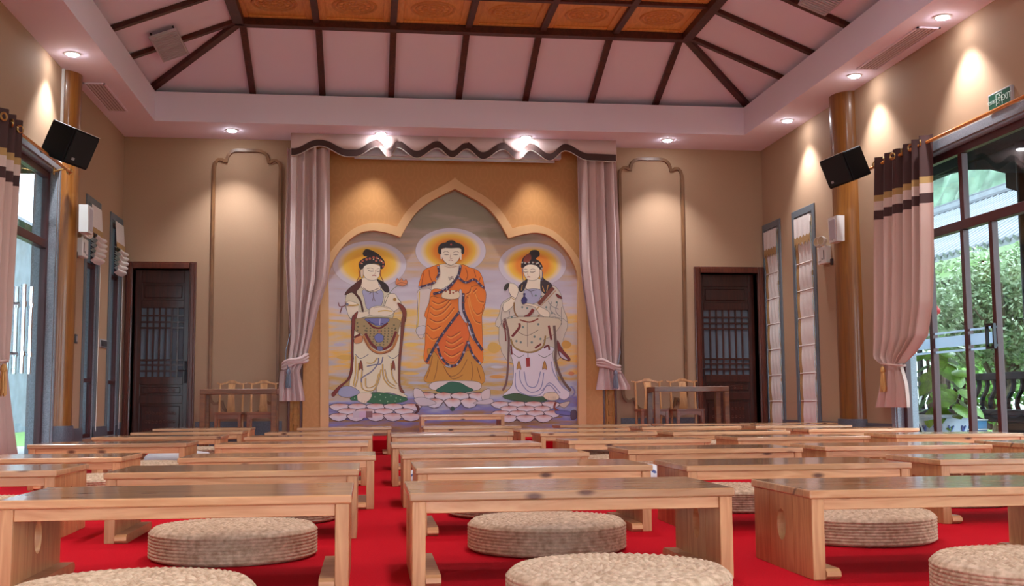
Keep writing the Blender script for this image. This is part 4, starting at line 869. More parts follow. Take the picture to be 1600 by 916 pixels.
# ---- roll-up screen housing under the pelmet
t = thing('screen_housing', 'pale lavender projection screen housing peeking below the pelmet', 'screen housing', (1.1, 14.32, 3.70))
b = B().mat('screen_case'); b.box(-1.39, 1.39, -0.05, 0.05, 0.03, 0.14, 0.012); part('case', b, None, t)
b = B().mat('screen_case'); b.box(-1.31, 1.31, -0.012, 0.012, -0.012, 0.012, 0.005); part('bottom_bar', b, None, t)
b = B().mat('cord_white'); b.box(-1.30, 1.30, -0.001, 0.001, 0.01, 0.05); part('screen_sheet', b, None, t)
for sx in (-1, 1):
    b = B().mat('plastic_white'); b.box(sx * 1.2 - .02, sx * 1.2 + .02, -0.02, 0.02, 0.13, 0.27); part('hanger', b, None, t)

# ---- scalloped pelmet
PY = 14.15
def scallop(x):
    u = (x + 0.98) / 4.17
    pk = [(0.0, 0), (.08, 1), (.165, 0), (.187, 0), (.255, 1), (.292, 0), (.315, 1), (.375, 0), (.44, 1), (.485, .1), (.53, 1), (.58, .0), (.645, 1), (.69, .05), (.73, 1), (.79, 0), (.84, 1), (.915, .1), (1.0, 0.05)]
    for (a, va), (c, vc) in zip(pk, pk[1:]):
        if u <= c:
            t_ = (u - a) / max(c - a, 1e-6); t_ = (1 - math.cos(PI * t_)) / 2; return va + (vc - va) * t_
    return pk[-1][1]
t = thing('pelmet', 'mauve cloth pelmet with scalloped dark brown hem above the mural', 'pelmet', (XM, PY, ZS))
xs = [-1.0 + 4.20 * i / 170 for i in range(171)]
def hem(x): return -0.285 + 0.135 * scallop(x)
def wavy(x, f): return 0.022 * f * math.sin(x * 7.3) * scallop(x)
b = B().mat('pelmet_cloth')
def pel(za, zb, off):
    fr = [[b.bm.verts.new((x - XM, -off + wavy(x, k) , z)) for x in xs] for k, z in ((0, None), (1, None))] if False else None
rows_ = [lambda x: 0.0, lambda x: hem(x) * .5, lambda x: hem(x) + 0.08]
def sheet(b, rows, off):
    g = [[b.bm.verts.new((x - XM, -off + wavy(x, i / max(len(rows) - 1, 1)), r(x))) for x in xs] for i, r in enumerate(rows)]
    g2 = [[b.bm.verts.new((x - XM, -off + 0.012 + wavy(x, i / max(len(rows) - 1, 1)), r(x))) for x in xs] for i, r in enumerate(rows)]
    for G in (g, g2):
        for i in range(len(rows) - 1):
            for j in range(len(xs) - 1): b.bm.faces.new((G[i][j], G[i][j + 1], G[i + 1][j + 1], G[i + 1][j]))
    for i in (0, len(rows) - 1):
        for j in range(len(xs) - 1): b.bm.faces.new((g[i][j], g[i][j + 1], g2[i][j + 1], g2[i][j]))
sheet(b, rows_, 0.0)
b.box(-1.0 - XM - .006, -1.0 - XM + .006, 0, 0.40, -.28, 0); b.box(3.2 - XM - .006, 3.2 - XM + .006, 0, 0.40, -.28, 0)
part('valance_cloth', b, None, t, 'all')
b = B().mat('braid_dark')
g = []
for yo in (-0.004, 0.016):
    g.append([[b.bm.verts.new((x - XM, yo + wavy(x, 1), hem(x) + dz)) for x in xs] for dz in (0.088, 0.0)])
for G in g:
    for j in range(len(xs) - 1): b.bm.faces.new((G[0][j], G[0][j + 1], G[1][j + 1], G[1][j]))
for i in (0, 1):
    for j in range(len(xs) - 1): b.bm.faces.new((g[0][i][j], g[0][i][j + 1], g[1][i][j + 1], g[1][i][j]))
part('hem_band', b, None, t)
b = B().mat('cord_white'); b.tube([(x - XM, 0.004 + wavy(x, 1), hem(x) - .004) for x in xs], 0.006, 5); part('piping', b, None, t)

# ---- stage curtains tied back
def drape_sheet(b, left, right, y0, amp, folds, zt, zb, seed, nu=110, nv=46, th=0.0):
    rnd = random.Random(seed); ph = [rnd.uniform(0, 6.28) for _ in range(4)]
    def fn(u, v):
        z = lerp(zt, zb, v); a, c = interp(left, z), interp(right, z); w = c - a
        uu = u + 0.012 * math.sin(u * 17 + ph[0]) + 0.006 * math.sin(u * 41 + ph[1])
        k = amp * min(1.0, 0.25 + w / 0.55) * (0.8 + .3 * math.sin(u * 9 + ph[2]))
        y = y0 + k * math.sin(2 * PI * folds * uu + 0.35 * math.sin(v * 3 + ph[3])) + 0.16 * k * math.sin(2 * PI * folds * 2.3 * uu + ph[1] + v)
        x = lerp(a, c, u) + 0.35 * k * math.cos(2 * PI * folds * uu + 1.2) * (1 if 0.02 < u < 0.98 else 0)
        return (x, y, z)
    b.grid(fn, nu, nv)
def tassel(par, x, y, z, h, w, mat, cordmat):
    b = B().mat(mat); n_ = 18
    b.lathe([(w * .25, 0), (w * .5, -.02), (w * .62, -.05), (w * .45, -.065)], 12, (x, y, z)); part('tassel_head', b, None, par, True)
    b = B().mat(mat)
    for i in range(n_):
        a = 2 * PI * i / n_; rr = w * (.34 + .10 * (i % 3)); b.tube([(x + rr * .6 * math.cos(a), y + rr * .6 * math.sin(a), z - .06), (x + rr * math.cos(a), y + rr * math.sin(a), z - h * .6), (x + rr * 1.15 * math.cos(a + .1), y + rr * 1.15 * math.sin(a), z - h + .01 * (i % 4))], w * .15, 5)
    part('tassel_fringe', b, None, par, True)
YC = 14.25
def stage_curtain(L, R, TLl, TLr, zt, tiez, tiel, tier, knot, hook, tz, zb, lab, seed):
    t = thing('stage_curtain', lab, 'curtain', (0, YC, 0))
    b = B().mat('drape'); drape_sheet(b, L, R, 0, 0.06, 4.5, zt, tiez, seed); part('drape', b, None, t, 'all')
    b = B().mat('drape'); drape_sheet(b, TLl, TLr, -0.01, 0.035, 4.5, tiez + .03, zb, seed + 5, 70, 24); part('tail', b, None, t, 'all')
    b = B().mat('drape')
    cx, hw = (tiel + tier) / 2, (tier - tiel) / 2
    for k in range(3):
        b.tube([(cx + (hw + .015) * math.cos(a), (0.075 + .01 * k) * math.sin(a), tiez + .03 * k - .02 + knot * .05 * math.cos(a) + .012 * math.sin(3 * a + k)) for a in [2 * PI * i / 22 for i in range(22)]], 0.022, 7, closed=True)
    part('tieback', b, None, t, True)
    kx = tiel if knot > 0 else tier
    tassel(t, kx + knot * .06, -0.085, tiez + tz, 0.24, 0.05, 'tassel_blue', None)
    b = B().mat('tassel_blue'); b.tube([(hook[0], YB - .03 - YC, hook[1]), (lerp(hook[0], kx, .6), -.03, lerp(hook[1], tiez, .6)), (kx + knot * .02, -.07, tiez + .03), (kx + knot * .06, -.085, tiez + tz)], 0.006, 6); part('cord', b, None, t, True)
    b = B().mat('brass'); b.lathe([(.006, 0), (.008, .05), (.028, .06), (.03, .075), (.012, .09)], 12, (0, 0, 0), Matrix.Translation((hook[0], YB - YC - .0, hook[1])) @ Matrix.Rotation(PI / 2, 4, 'X')); part('hook', b, None, t, True)
stage_curtain([(3.75, -1.06), (2.4, -1.07), (1.75, -1.02), (1.40, -.99), (1.08, -1.02)], [(3.75, -.52), (2.4, -.505), (2.1, -.53), (1.75, -.64), (1.4, -.72), (1.1, -.79)],
              [(1.12, -1.03), (.95, -1.11), (.58, -1.14)], [(1.12, -.80), (.95, -.87), (.62, -.80)], 3.80, 1.06, -1.06, -.79, 1, (-1.0, 1.49), -.08, .58, 'mauve stage curtain tied back at the left of the mural', 3)
stage_curtain([(3.75, 2.70), (2.4, 2.715), (2.0, 2.76), (1.5, 2.84), (1.0, 2.945)], [(3.75, 3.22), (2.4, 3.255), (1.5, 3.245), (1.2, 3.225), (1.0, 3.20)],
              [(1.06, 2.96), (.95, 2.95), (.72, 2.905)], [(1.06, 3.20), (.95, 3.24), (.74, 3.36)], 3.80, 1.00, 2.95, 3.21, -1, (3.26, 1.46), -.05, .70, 'mauve stage curtain tied back at the right of the mural', 9)

# ---- narrow fretwork posts either side of the shrine panel
def fret_post(x0, x1, lab):
    t = thing('fretwork_post', lab, 'post', ((x0 + x1) / 2, YB, 0)); w = (x1 - x0) / 2; z0 = DAIS_Z if x0 < 3.21 and x1 > -1.01 else 0
    b = B().mat('door_frame'); b.box(-w, -w + .03, -.09, -.021, z0, 3.66, .004, 1); b.box(w - .03, w, -.09, -.021, z0, 3.66, .004, 1); part('side_strip', b, None, t)
    b = B().mat('fret_wood'); b.box(-w + .03, w - .03, -.075, -.021, z0, 3.66); part('panel', b, None, t)
    iw = w - .045; z = z0 + .06; b = B().mat('fret_wood'); s_ = .009
    while z < 1.3:
        h = iw * 1.9
        for (a, c, d, e) in ((-iw, iw, 0, .018), (iw - .018, iw, 0, h), (-iw * .5, iw, h - .018, h), (-iw * .5, -iw * .5 + .018, h * .4, h), (-iw * .5, iw * .45, h * .4, h * .4 + .018), (-iw, -iw + .018, 0, h + .05)):
            b.box(a, c, -.085, -.074, z + d, z + e)
        z += h + .05
    part('fretwork', b, None, t)
fret_post(-1.03, -.845, 'narrow golden fretwork post behind the left stage curtain'); fret_post(3.045, 3.23, 'narrow golden fretwork post behind the right stage curtain')

# ================================================================== LOW TABLES AND CUSHIONS
TW, TD, TH = 1.0, 0.53, 0.277
def make_table():
    root = link('low_table', None); root.empty_display_size = .1
    b = B().mat('pine_top'); b.box(-TW / 2, TW / 2, -TD / 2, TD / 2, TH - .026, TH, .005, 3); part('tabletop', b, None, root)
    for y in (-TD / 2 + .015, TD / 2 - .037):
        b = B().mat('pine'); b.box(-TW / 2 + .048, TW / 2 - .048, y, y + .022, TH - .062, TH - .0262, .002, 1); part('apron', b, None, root)
    ya, yb = -TD / 2 + .008, TD / 2 - .008; y1, y2 = lerp(ya, yb, .30), lerp(ya, yb, .70)
    for s in (-1, 1):
        x0, x1 = sorted((s * (TW / 2 - .008), s * (TW / 2 - .048)))
        for a, c in ((ya, y1 - .0016), (y2 + .0016, yb)):
            b = B().mat('pine_side'); b.box(x0, x1, a, c, 0, TH - .0262, .002, 1); part('side_plank', b, None, root)
        # centre plank with an oval hand hole
        b = B().mat('pine_side'); yc, zc, ry, rz = 0, .145, .038, .052; zt = TH - .0262
        n_ = 24; ov = [(yc + ry * math.cos(2 * PI * i / n_), zc + rz * math.sin(2 * PI * i / n_)) for i in range(n_)]
        def edge(a):
            dx, dz = math.cos(a), math.sin(a); tx = (y2 - yc) / abs(dx) if abs(dx) > 1e-6 else 9; tz = ((zt - zc) if dz > 0 else zc) / abs(dz) if abs(dz) > 1e-6 else 9
            t_ = min(tx, tz); return (yc + dx * t_, zc + dz * t_)
        angs = [2 * PI * i / n_ for i in range(n_)]
        ca = [math.atan2(zt - zc, y2) , math.atan2(zt - zc, -y2), math.atan2(-zc, -y2), math.atan2(-zc, y2)]
        for c_ in ca:
            c_ %= 2 * PI; k = min(range(n_), key=lambda i: abs(angs[i] - c_)); angs[k] = c_
        rect = [edge(a) for a in angs]
        g = [[b.bm.verts.new((x, q[0], q[1])) for q in ln] for x in (x0, x1) for ln in (ov, rect)]
        for i in range(n_):
            j = (i + 1) % n_
            for A, C in ((g[0], g[1]), (g[2], g[3]), (g[0], g[2]), (g[1], g[3])): b.bm.faces.new((A[i], A[j], C[j], C[i]))
        part('side_plank', b, None, root)
        # inner foot cleat with rounded ends
        xa, xb = sorted((s * (TW / 2 - .0485), s * (TW / 2 - .094))); L = TD / 2 + .0
        prof = [(-L + .02, 0), (L - .02, 0), (L, .012), (L - .004, .026), (L - .02, .034), (-L + .02, .034), (-L + .004, .026), (-L, .012)]
        b = B().mat('pine'); b.prism(prof, 'x', xa, xb); part('foot_cleat', b, None, root)
    return root
COLN = {'A': 'by the left windows', 'B': 'just left of the aisle', 'C': 'just right of the aisle', 'D': 'second to the right of the aisle', 'E': 'third to the right of the aisle', 'F': 'beside the right-hand glass doors'}
ROWN = {1: 'nearest row', 2: 'second row from the camera', 3: 'third row from the camera', 4: 'fourth row from the camera', 5: 'fifth row from the camera', 6: 'sixth row from the camera', 7: 'farthest row'}
TABLES = [  # column, row, left x, front y, height
    ('B', 1, -1.05, 3.36, .276), ('C', 1, .12, 3.37, .277), ('D', 1, 1.33, 3.30, .270),
    ('A', 2, -2.25, 4.75, .283), ('B', 2, -1.04, 4.62, .277), ('C', 2, .19, 4.65, .277), ('D', 2, 1.32, 4.60, .274), ('E', 2, 2.49, 4.68, .28),
    ('A', 3, -2.25, 5.95, .279), ('B', 3, -.965, 5.88, .274), ('C', 3, .17, 5.92, .276), ('D', 3, 1.40, 6.02, .282), ('E', 3, 2.53, 6.03, .286), ('F', 3, 3.70, 6.0, .292),
    ('A', 4, -2.19, 7.60, .293), ('B', 4, -1.005, 7.55, .282), ('C', 4, .145, 7.44, .273), ('D', 4, 1.34, 7.52, .283), ('E', 4, 2.60, 7.75, .285), ('F', 4, 3.72, 7.6, .298),
    ('A', 5, -2.18, 9.25, .292), ('B', 5, -.98, 9.05, .285), ('C', 5, .175, 9.15, .297), ('D', 5, 1.41, 9.25, .286), ('E', 5, 2.46, 8.95, .294), ('F', 5, 3.72, 9.2, .30),
    ('A', 6, -2.16, 10.60, .294), ('B', 6, -.96, 10.60, .281), ('C', 6, .54, 11.35, .307), ('D', 6, 1.37, 10.2, .294), ('E', 6, 2.62, 10.65, .30), ('F', 6, 3.78, 10.7, .298),
    ('A', 7, -2.24, 12.1, .294), ('B', 7, -.76, 12.08, .29), ('D', 7, 2.02, 11.85, .298), ('E', 7, 3.24, 12.15, .292), ('F', 7, 4.27, 12.1, .292)]
proto = make_table(); first = True; FIRST_T = []
for (c_, r_, x, y, h_) in TABLES:
    o = proto if first else copy_tree(proto); first = False
    o.location = (x + TW / 2, y + TD / 2, 0); o.scale = (1, 1, h_ / TH)
    tag(o, 'low varnished pine table %s, %s' % (COLN[c_], ROWN[r_]), 'table', 'low pine tables set out in rows')
o = copy_tree(proto); o.location = (.595 + .5, 13.2 + TD / 2, DAIS_Z); o.scale = (1, 1, 1)
tag(o, 'low pine table standing on the red dais before the mural', 'table', 'low pine tables set out in rows')

# woven cushions: real relief, one mesh shared
CR, CHT = 0.290, 0.105
def cushion_mesh():
    b = B().mat('straw'); N = 288; rings = []; prof = []
    for i in range(3): prof.append((CR * .95 + .006 * i, 0.003 * i, 'n', 0))
    ROWS = 8; per = 6
    for i in range(ROWS * per + 1): prof.append((CR, .008 + (CHT - .016) * i / (ROWS * per), 's', i / per))
    prof.append((CR - .001, CHT - .004, 'n', 0)); prof.append((CR - .006, CHT, 'n', 0))
    NR = 11; rper = 6
    for i in range(NR * rper): 
        q = i / rper; r = (CR - .008) * (1 - q / NR); prof.append((r, CHT + .012 * (1 - (r / CR) ** 2), 't', q))
    for r, z, k, q in prof:
        ring = []
        for j in range(N):
            a = 2 * PI * j / N; rr, zz = r, z
            if k == 's':              # plaited courses, over-under by turns
                w = abs(math.sin(q * PI)) ** .7; c_ = .5 + .5 * math.cos(a * 72 + PI * int(q)); rr = r + .0065 * w * (.35 + .65 * c_ ** .7)
            elif k == 't':            # coiled rope: slanted strands on each ring
                w = abs(math.sin(q * PI)) ** .6; cnt = max(9, int(round((NR - int(q)) * 6.5))); c_ = .5 + .5 * math.cos(a * cnt + (q % 1) * 3.4); zz = z + .0075 * w * (.30 + .70 * c_) * min(1, r / .04 + .25)
            ring.append(b.bm.verts.new((rr * math.cos(a), rr * math.sin(a), zz)))
        rings.append(ring)
    for A, C in zip(rings, rings[1:]):
        for j in range(N): b.bm.faces.new((A[j], A[(j + 1) % N], C[(j + 1) % N], C[j]))
    b.bm.faces.new(rings[0][::-1]); b.bm.faces.new(rings[-1])
    return b.mesh('woven_cushion', smooth='all')
CME = cushion_mesh()
def cloth_cushion_mesh(mat):
    b = B().mat(mat); prof = [(.20, 0.0), (.27, .012), (.295, .05), (.29, .09), (.25, .125), (.12, .14), (.02, .138)]
    b.lathe(prof, 36); return b.mesh('cloth_cushion', smooth='all')
CBW, CWH = cloth_cushion_mesh('blue_white_cloth'), cloth_cushion_mesh('cushion_cloth')
OFF = {('B', 1): (-.02, 2.86), ('C', 1): (.03, 2.93), ('D', 1): (.0, 2.90), ('B', 2): (.06, 4.18), ('C', 2): (-.03, 4.19), ('D', 2): (.09, 4.26), ('D', 7): (-.12, 11.51)}
for (c_, r_, x, y, h_) in TABLES:
    dx, cy = OFF.get((c_, r_), (random.uniform(-.05, .05), y - .42 + random.uniform(-.03, .03)))
    where = '%s, %s' % (COLN[c_], ROWN[r_])
    if (c_, r_) in (('C', 4), ('D', 4)):
        o = link('cloth_cushion', CBW, None, (x + .36, y - .40, 0)); tag(o, 'blue and white patterned cushion %s, fourth row' % COLN[c_], 'cushion', 'floor cushions'); continue
    if (c_, r_) == ('A', 6):
        o = link('cloth_cushion', CWH, None, (x + .5, y - .40, 0)); tag(o, 'plain white cloth cushion by the left windows, sixth row', 'cushion', 'floor cushions'); continue
    o = link('woven_cushion', CME, None, (x + .5 + dx, cy, 0)); o.rotation_euler = (0, 0, random.uniform(0, 6.28))
    tag(o, 'round woven straw cushion %s, %s' % (COLN[c_], ROWN[r_]), 'cushion', 'floor cushions')

# ================================================================== DESKS AND YOKE-BACK CHAIRS
def desk(x, y, w, lab):
    t = thing('desk', lab, 'desk', (x, y, 0), 'plain wooden desks'); d, h, lg = .42, .725, .062
    b = B().mat('desk_wood'); b.box(-w / 2, w / 2, -d / 2, d / 2, h - .062, h, .004, 1); part('desktop', b, None, t)
    for sx in (-1, 1):
        for sy in (-1, 1):
            b = B().mat('desk_wood'); xa, xb = sorted((sx * w / 2, sx * (w / 2 - lg))); ya, yb = sorted((sy * d / 2, sy * (d / 2 - lg))); b.box(xa, xb, ya, yb, 0, h - .0621, .003, 1); part('leg', b, None, t)
desk(-1.53, 13.70, .88, 'plain brown wooden desk in front of the chairs on the left'); desk(3.965, 13.70, .95, 'plain brown wooden desk in front of the chairs on the right')
def make_chair():
    t = link('yoke_back_chair', None); w, d, sh = .38, .36, .45
    b = B().mat('seat_wood'); b.box(-w / 2, w / 2, -d / 2, d / 2, sh - .03, sh, .006); part('seat', b, None, t)
    for sx in (-1, 1):
        b = B().mat('seat_wood'); x = sx * (w / 2 - .025); b.box(x - .02, x + .02, -d / 2 + .005, -d / 2 + .045, 0, sh - .03, .003, 1); part('leg', b, None, t)
        b = B().mat('chair_wood'); b.tube([(x, d / 2 - .03, 0), (x, d / 2 - .03, sh), (x, d / 2 - .015, .62), (x, d / 2 + .02, .80)], [.018, .018, .015, .013], 8); part('back_post', b, None, t, True)
    # arched front apron
    pts = [(-w / 2 + .045, sh - .03), (w / 2 - .045, sh - .03), (w / 2 - .045, sh - .13), (w / 2 - .06, sh - .09), (w / 2 - .10, sh - .075), (-w / 2 + .10, sh - .075), (-w / 2 + .06, sh - .09), (-w / 2 + .045, sh - .13)]
    b = B().mat('seat_wood'); b.prism(pts, 'y', -d / 2 + .012, -d / 2 + .032); part('apron', b, None, t)
    for z in (.12,):
        b = B().mat('seat_wood'); b.box(-w / 2 + .03, w / 2 - .03, -d / 2 + .015, -d / 2 + .035, z, z + .025); part('stretcher', b, None, t)
    # splat, slightly S-curved
    b = B().mat('chair_wood'); b.grid(lambda u, v: (lerp(-.05, .05, u) * (1 + .12 * math.cos(v * 5)), d / 2 - .02 + .045 * v ** 2 - .02 * math.sin(PI * v), lerp(sh, .805, v)), 4, 10)
    b.grid(lambda u, v: (lerp(-.05, .05, u) * (1 + .12 * math.cos(v * 5)), d / 2 - .005 + .045 * v ** 2 - .02 * math.sin(PI * v), lerp(sh, .805, v)), 4, 10)
    part('splat', b, None, t, 'all')
    top = [(-.215, .035, .818), (-.19, .03, .812), (-.15, .03, .806), (-.08, .03, .822), (-.03, .03, .845), (.03, .03, .845), (.08, .03, .822), (.15, .03, .806), (.19, .03, .812), (.215, .035, .818)]
    b = B().mat('chair_wood')
    lo = [b.bm.verts.new((x, d / 2 + y - .012, z - (.034 if abs(x) < .06 else .022 if abs(x) < .17 else .014))) for x, y, z in top]; hi_ = [b.bm.verts.new((x, d / 2 + y - .012, z)) for x, y, z in top]
    lo2 = [b.bm.verts.new((v.co.x, v.co.y + .024, v.co.z)) for v in lo]; hi2 = [b.bm.verts.new((v.co.x, v.co.y + .024, v.co.z)) for v in hi_]
    for A, C in ((lo, hi_), (hi_, hi2), (hi2, lo2), (lo2, lo)):
        for i in range(len(top) - 1): b.bm.faces.new((A[i], A[i + 1], C[i + 1], C[i]))
    b.bm.faces.new((lo[0], hi_[0], hi2[0], lo2[0])); b.bm.faces.new((lo[-1], lo2[-1], hi2[-1], hi_[-1]))
    part('yoke_rail', b, None, t, True)
    return t
ch = make_chair()
for i, (x, y, sx, lab) in enumerate(((-1.705, 14.12, .85, 'yoke-back wooden chair nearest the left carved door'), (-1.312, 14.12, .90, 'yoke-back wooden chair nearest the left stage curtain'), (3.605, 14.12, .98, 'yoke-back wooden chair nearest the right stage curtain'), (4.075, 14.12, .98, 'yoke-back wooden chair nearest the right carved door'))):
    o = ch if i == 0 else copy_tree(ch); o.location = (x, y, 0); o.scale = (sx, 1, 1); tag(o, lab, 'chair', 'yoke-back chairs behind the desks')

# ================================================================== WINDOW CURTAINS, RODS, BLINDS
def rod(X, s, y0, y1, z, lab):
    t = thing('curtain_rod', lab, 'curtain rod', (X - s * .12, (y0 + y1) / 2, z)); h = (y1 - y0) / 2
    b = B().mat('rod_wood'); b.tube([(0, -h, 0), (0, h, 0)], .016, 12); part('pole', b, None, t, True)
    b = B().mat('brass'); b.lathe([(.014, 0), (.02, .01), (.016, .02), (.03, .035), (.034, .055), (.024, .075), (.004, .082)], 14, (0, 0, 0), Matrix.Translation((0, h, 0)) @ Matrix.Rotation(-PI / 2, 4, 'X')); part('finial', b, None, t, True)
    for y in (-h + .4, 0, h - .08):
        b = B().mat('brass'); b.tube([(0, y, 0), (s * .06, y, -.01), (s * .119, y, -.03)], .009, 8); b.box(min(s * .112, s * .12), max(s * .112, s * .12), y - .02, y + .02, -.06, .02); part('bracket', b, None, t, True)
rod(XR, 1, 5.4, 11.02, 2.965, 'orange wooden curtain rod above the right glass doors')
rod(XL, -1, 6.0, 11.50, 2.89, 'orange wooden curtain rod above the left glass doors')
def window_curtain(X, s, A, C, TA, TC, zt, tiez, zb, lab, seed, zrod, folds):
    """sheet along y; A(z), C(z) the two edges of the drape, TA/TC the tail"""
    t = thing('window_curtain', lab, 'curtain', (X - s * .12, 0, 0)); rnd = random.Random(seed); ph = [rnd.uniform(0, 6) for _ in range(4)]
    def sh(b, e0, e1, za, zb_, nf, amp, nu, nv):
        def fn(u, v):
            z = lerp(za, zb_, v); a, c = interp(e0, z), interp(e1, z); k = amp * min(1, .3 + abs(c - a) / 1.0)
            uu = u + .015 * math.sin(u * 13 + ph[0]); x = k * math.sin(2 * PI * nf * uu + ph[1] + .3 * v) + .3 * k * math.sin(2 * PI * nf * 2.2 * uu + ph[2])
            return (-s * .0 + x, lerp(a, c, u), z)
        b.grid(fn, nu, nv)
    b = B().mat('banded_curtain'); sh(b, A, C, zt, tiez, folds, .05, 110, 60); part('drape', b, None, t, 'all')
    b = B().mat('banded_curtain'); sh(b, TA, TC, tiez + .02, zb, folds * .6, .04, 60, 20); part('tail', b, None, t, 'all')
    mid = (interp(A, tiez) + interp(C, tiez)) / 2; hw = abs(interp(A, tiez) - interp(C, tiez)) / 2 + .02
    b = B().mat('banded_curtain'); b.tube([(.07 * math.cos(a), mid + hw * math.sin(a), tiez + .02 * math.sin(a)) for a in [2 * PI * i / 20 for i in range(20)]], .012, 6, closed=True); part('tieback', b, None, t, True)
    tassel(t, -s * .085, mid + .05, tiez - .02, .26, .045, 'tassel_gold', None)
    n_ = int(folds)
    for k in range(n_):
        y = lerp(interp(A, zt), interp(C, zt), (k + .5) / n_); b = B().mat('brass'); M = Matrix.Translation((-s * .045, y, zrod)) @ Matrix.Rotation(PI / 2 + .5 * (-1) ** k, 4, 'Z') @ Matrix.Rotation(PI / 2, 4, 'X') 
        b.tube([M @ Vector((.03 * math.cos(a), .03 * math.sin(a), 0)) for a in [2 * PI * i / 18 for i in range(18)]], .009, 6, closed=True); part('grommet', b, None, t, True)
window_curtain(XR, 1, [(3.05, 10.86), (2.0, 10.97), (1.2, 11.03), (.98, 11.03), (.90, 10.86)], [(3.05, 9.72), (1.9, 9.80), (1.45, 9.86), (1.15, 9.98), (1.0, 10.22), (.90, 10.45)],
               [(.92, 10.86), (.6, 11.02), (.45, 11.12)], [(.92, 10.48), (.7, 10.36), (.52, 10.33)], 3.03, .90, .47, 'banded brown and pink curtain tied back at the right glass doors', 4, 2.965, 6)
window_curtain(XL, -1, [(3.05, 8.6), (1.5, 8.6), (1.0, 8.9), (.9, 9.1)], [(3.05, 9.90), (2.4, 9.86), (1.4, 9.80), (1.1, 9.76), (.9, 9.72)],
               [(.92, 9.1), (.5, 8.95), (.05, 8.8)], [(.92, 9.74), (.5, 9.92), (.05, 10.16)], 2.97, .90, .04, 'banded brown and pink curtain cut by the left picture edge', 11, 2.89, 6)
def blind_down(X, y0, y1, zt, lab):
    t = thing('roman_blind', lab, 'blind', (X + .008, (y0 + y1) / 2, 0), 'roman blinds'); w = (y1 - y0) / 2; xs_ = -.012
    zs = [2.76, 2.40] + [2.40 - .335 * k for k in range(1, 7)]
    b = B().mat('plastic_white'); b.box(-.01, .02, -w, w, zt - .03, zt, .003, 1); part('headrail', b, None, t)
    zz = [zt - .02] + [2.24 - .34 * k for k in range(0, 6)] + [.20]
    for a, c in zip(zz, zz[1:]):
        b = B().mat('blind_cloth'); b.grid(lambda u, v: (xs_ - .010 * math.sin(PI * v) - .003 * math.sin(u * 19 + v * 3), lerp(-w + .03, w - .10, u), lerp(a, c, v)), 16, 6); part('fold', b, None, t, 'all')
        b = B().mat('blind_cloth'); b.tube([(xs_ - .004, -w + .01, c), (xs_ - .004, w - .01, c)], .006, 6); part('fold_rod', b, None, t)
        for q0, q1 in ((-w + .005, -w + .03), (w - .10, w - .003)):
            b = B().mat('blind_trim'); b.grid(lambda u, v: (xs_ + .002 - .009 * math.sin(PI * v), lerp(q0, q1, u), lerp(a, c, v)), 3, 6); part('edge_trim', b, None, t, 'all')
    b = B().mat('blind_cloth'); b.grid(lambda u, v: (xs_ - .022 - .004 * math.sin(u * 20), lerp(-w + .015, w - .015, u), lerp(zt - .005, 2.56, v)), 12, 4); part('valance', b, None, t, 'all')
    b = B().mat('blind_trim'); n_ = 5
    def zig(u): return 2.50 - .045 * abs(((u * n_) % 1) * 2 - 1)
    b.grid(lambda u, v: (xs_ - .026, lerp(-w + .01, w - .01, u), lerp(2.585 - .03 * abs(((u * n_ + .5) % 1) * 2 - 1), zig(u), v)), 30, 2); part('zigzag_trim', b, None, t)
blind_down(XR, 12.865, 13.395, 2.82, 'pale roman blind lowered over the right window near the lamp'); blind_down(XR, 14.005, 14.485, 2.82, 'pale roman blind lowered over the right window at the corner')
def blind_up(X, y0, y1, zt, lab):
    t = thing('roman_blind', lab, 'blind', (X + .03, (y0 + y1) / 2, 0), 'roman blinds'); w = (y1 - y0) / 2
    b = B().mat('blind_cloth'); b.grid(lambda u, v: (.012 + .02 * v, lerp(-w, w, u), lerp(zt, 2.50, v)), 10, 4); part('valance', b, None, t, 'all')
    b = B().mat('blind_trim'); n_ = 5; b.grid(lambda u, v: (.034, lerp(-w, w, u), lerp(2.53, 2.45 - .05 * abs(((u * n_) % 1) * 2 - 1), v)), 30, 2); part('zigzag_trim', b, None, t)
    for k in range(5):
        z = 2.43 - .058 * k; o_ = .075 - .004 * k
        b = B().mat('blind_cloth'); b.grid(lambda u, v: (.01 + (o_ + .01 * math.sin(u * 6 + k)) * math.sin(PI * v), lerp(-w - .01, w + .01, u), z + .045 - .09 * v + .015 * math.sin(PI * u) * -1), 14, 8); part('fold', b, None, t, 'all')
    b = B().mat('cord_white'); b.tube([(.02, w - .02, 2.3), (.022, w - .03, 1.2), (.02, w - .02, .25)], .003, 5); part('pull_cord', b, None, t)
blind_up(XL, 12.82, 13.28, 2.79, 'pale roman blind bunched up over the left window by the pilaster'); blind_up(XL, 13.99, 14.46, 2.79, 'pale roman blind bunched up over the left window at the corner')

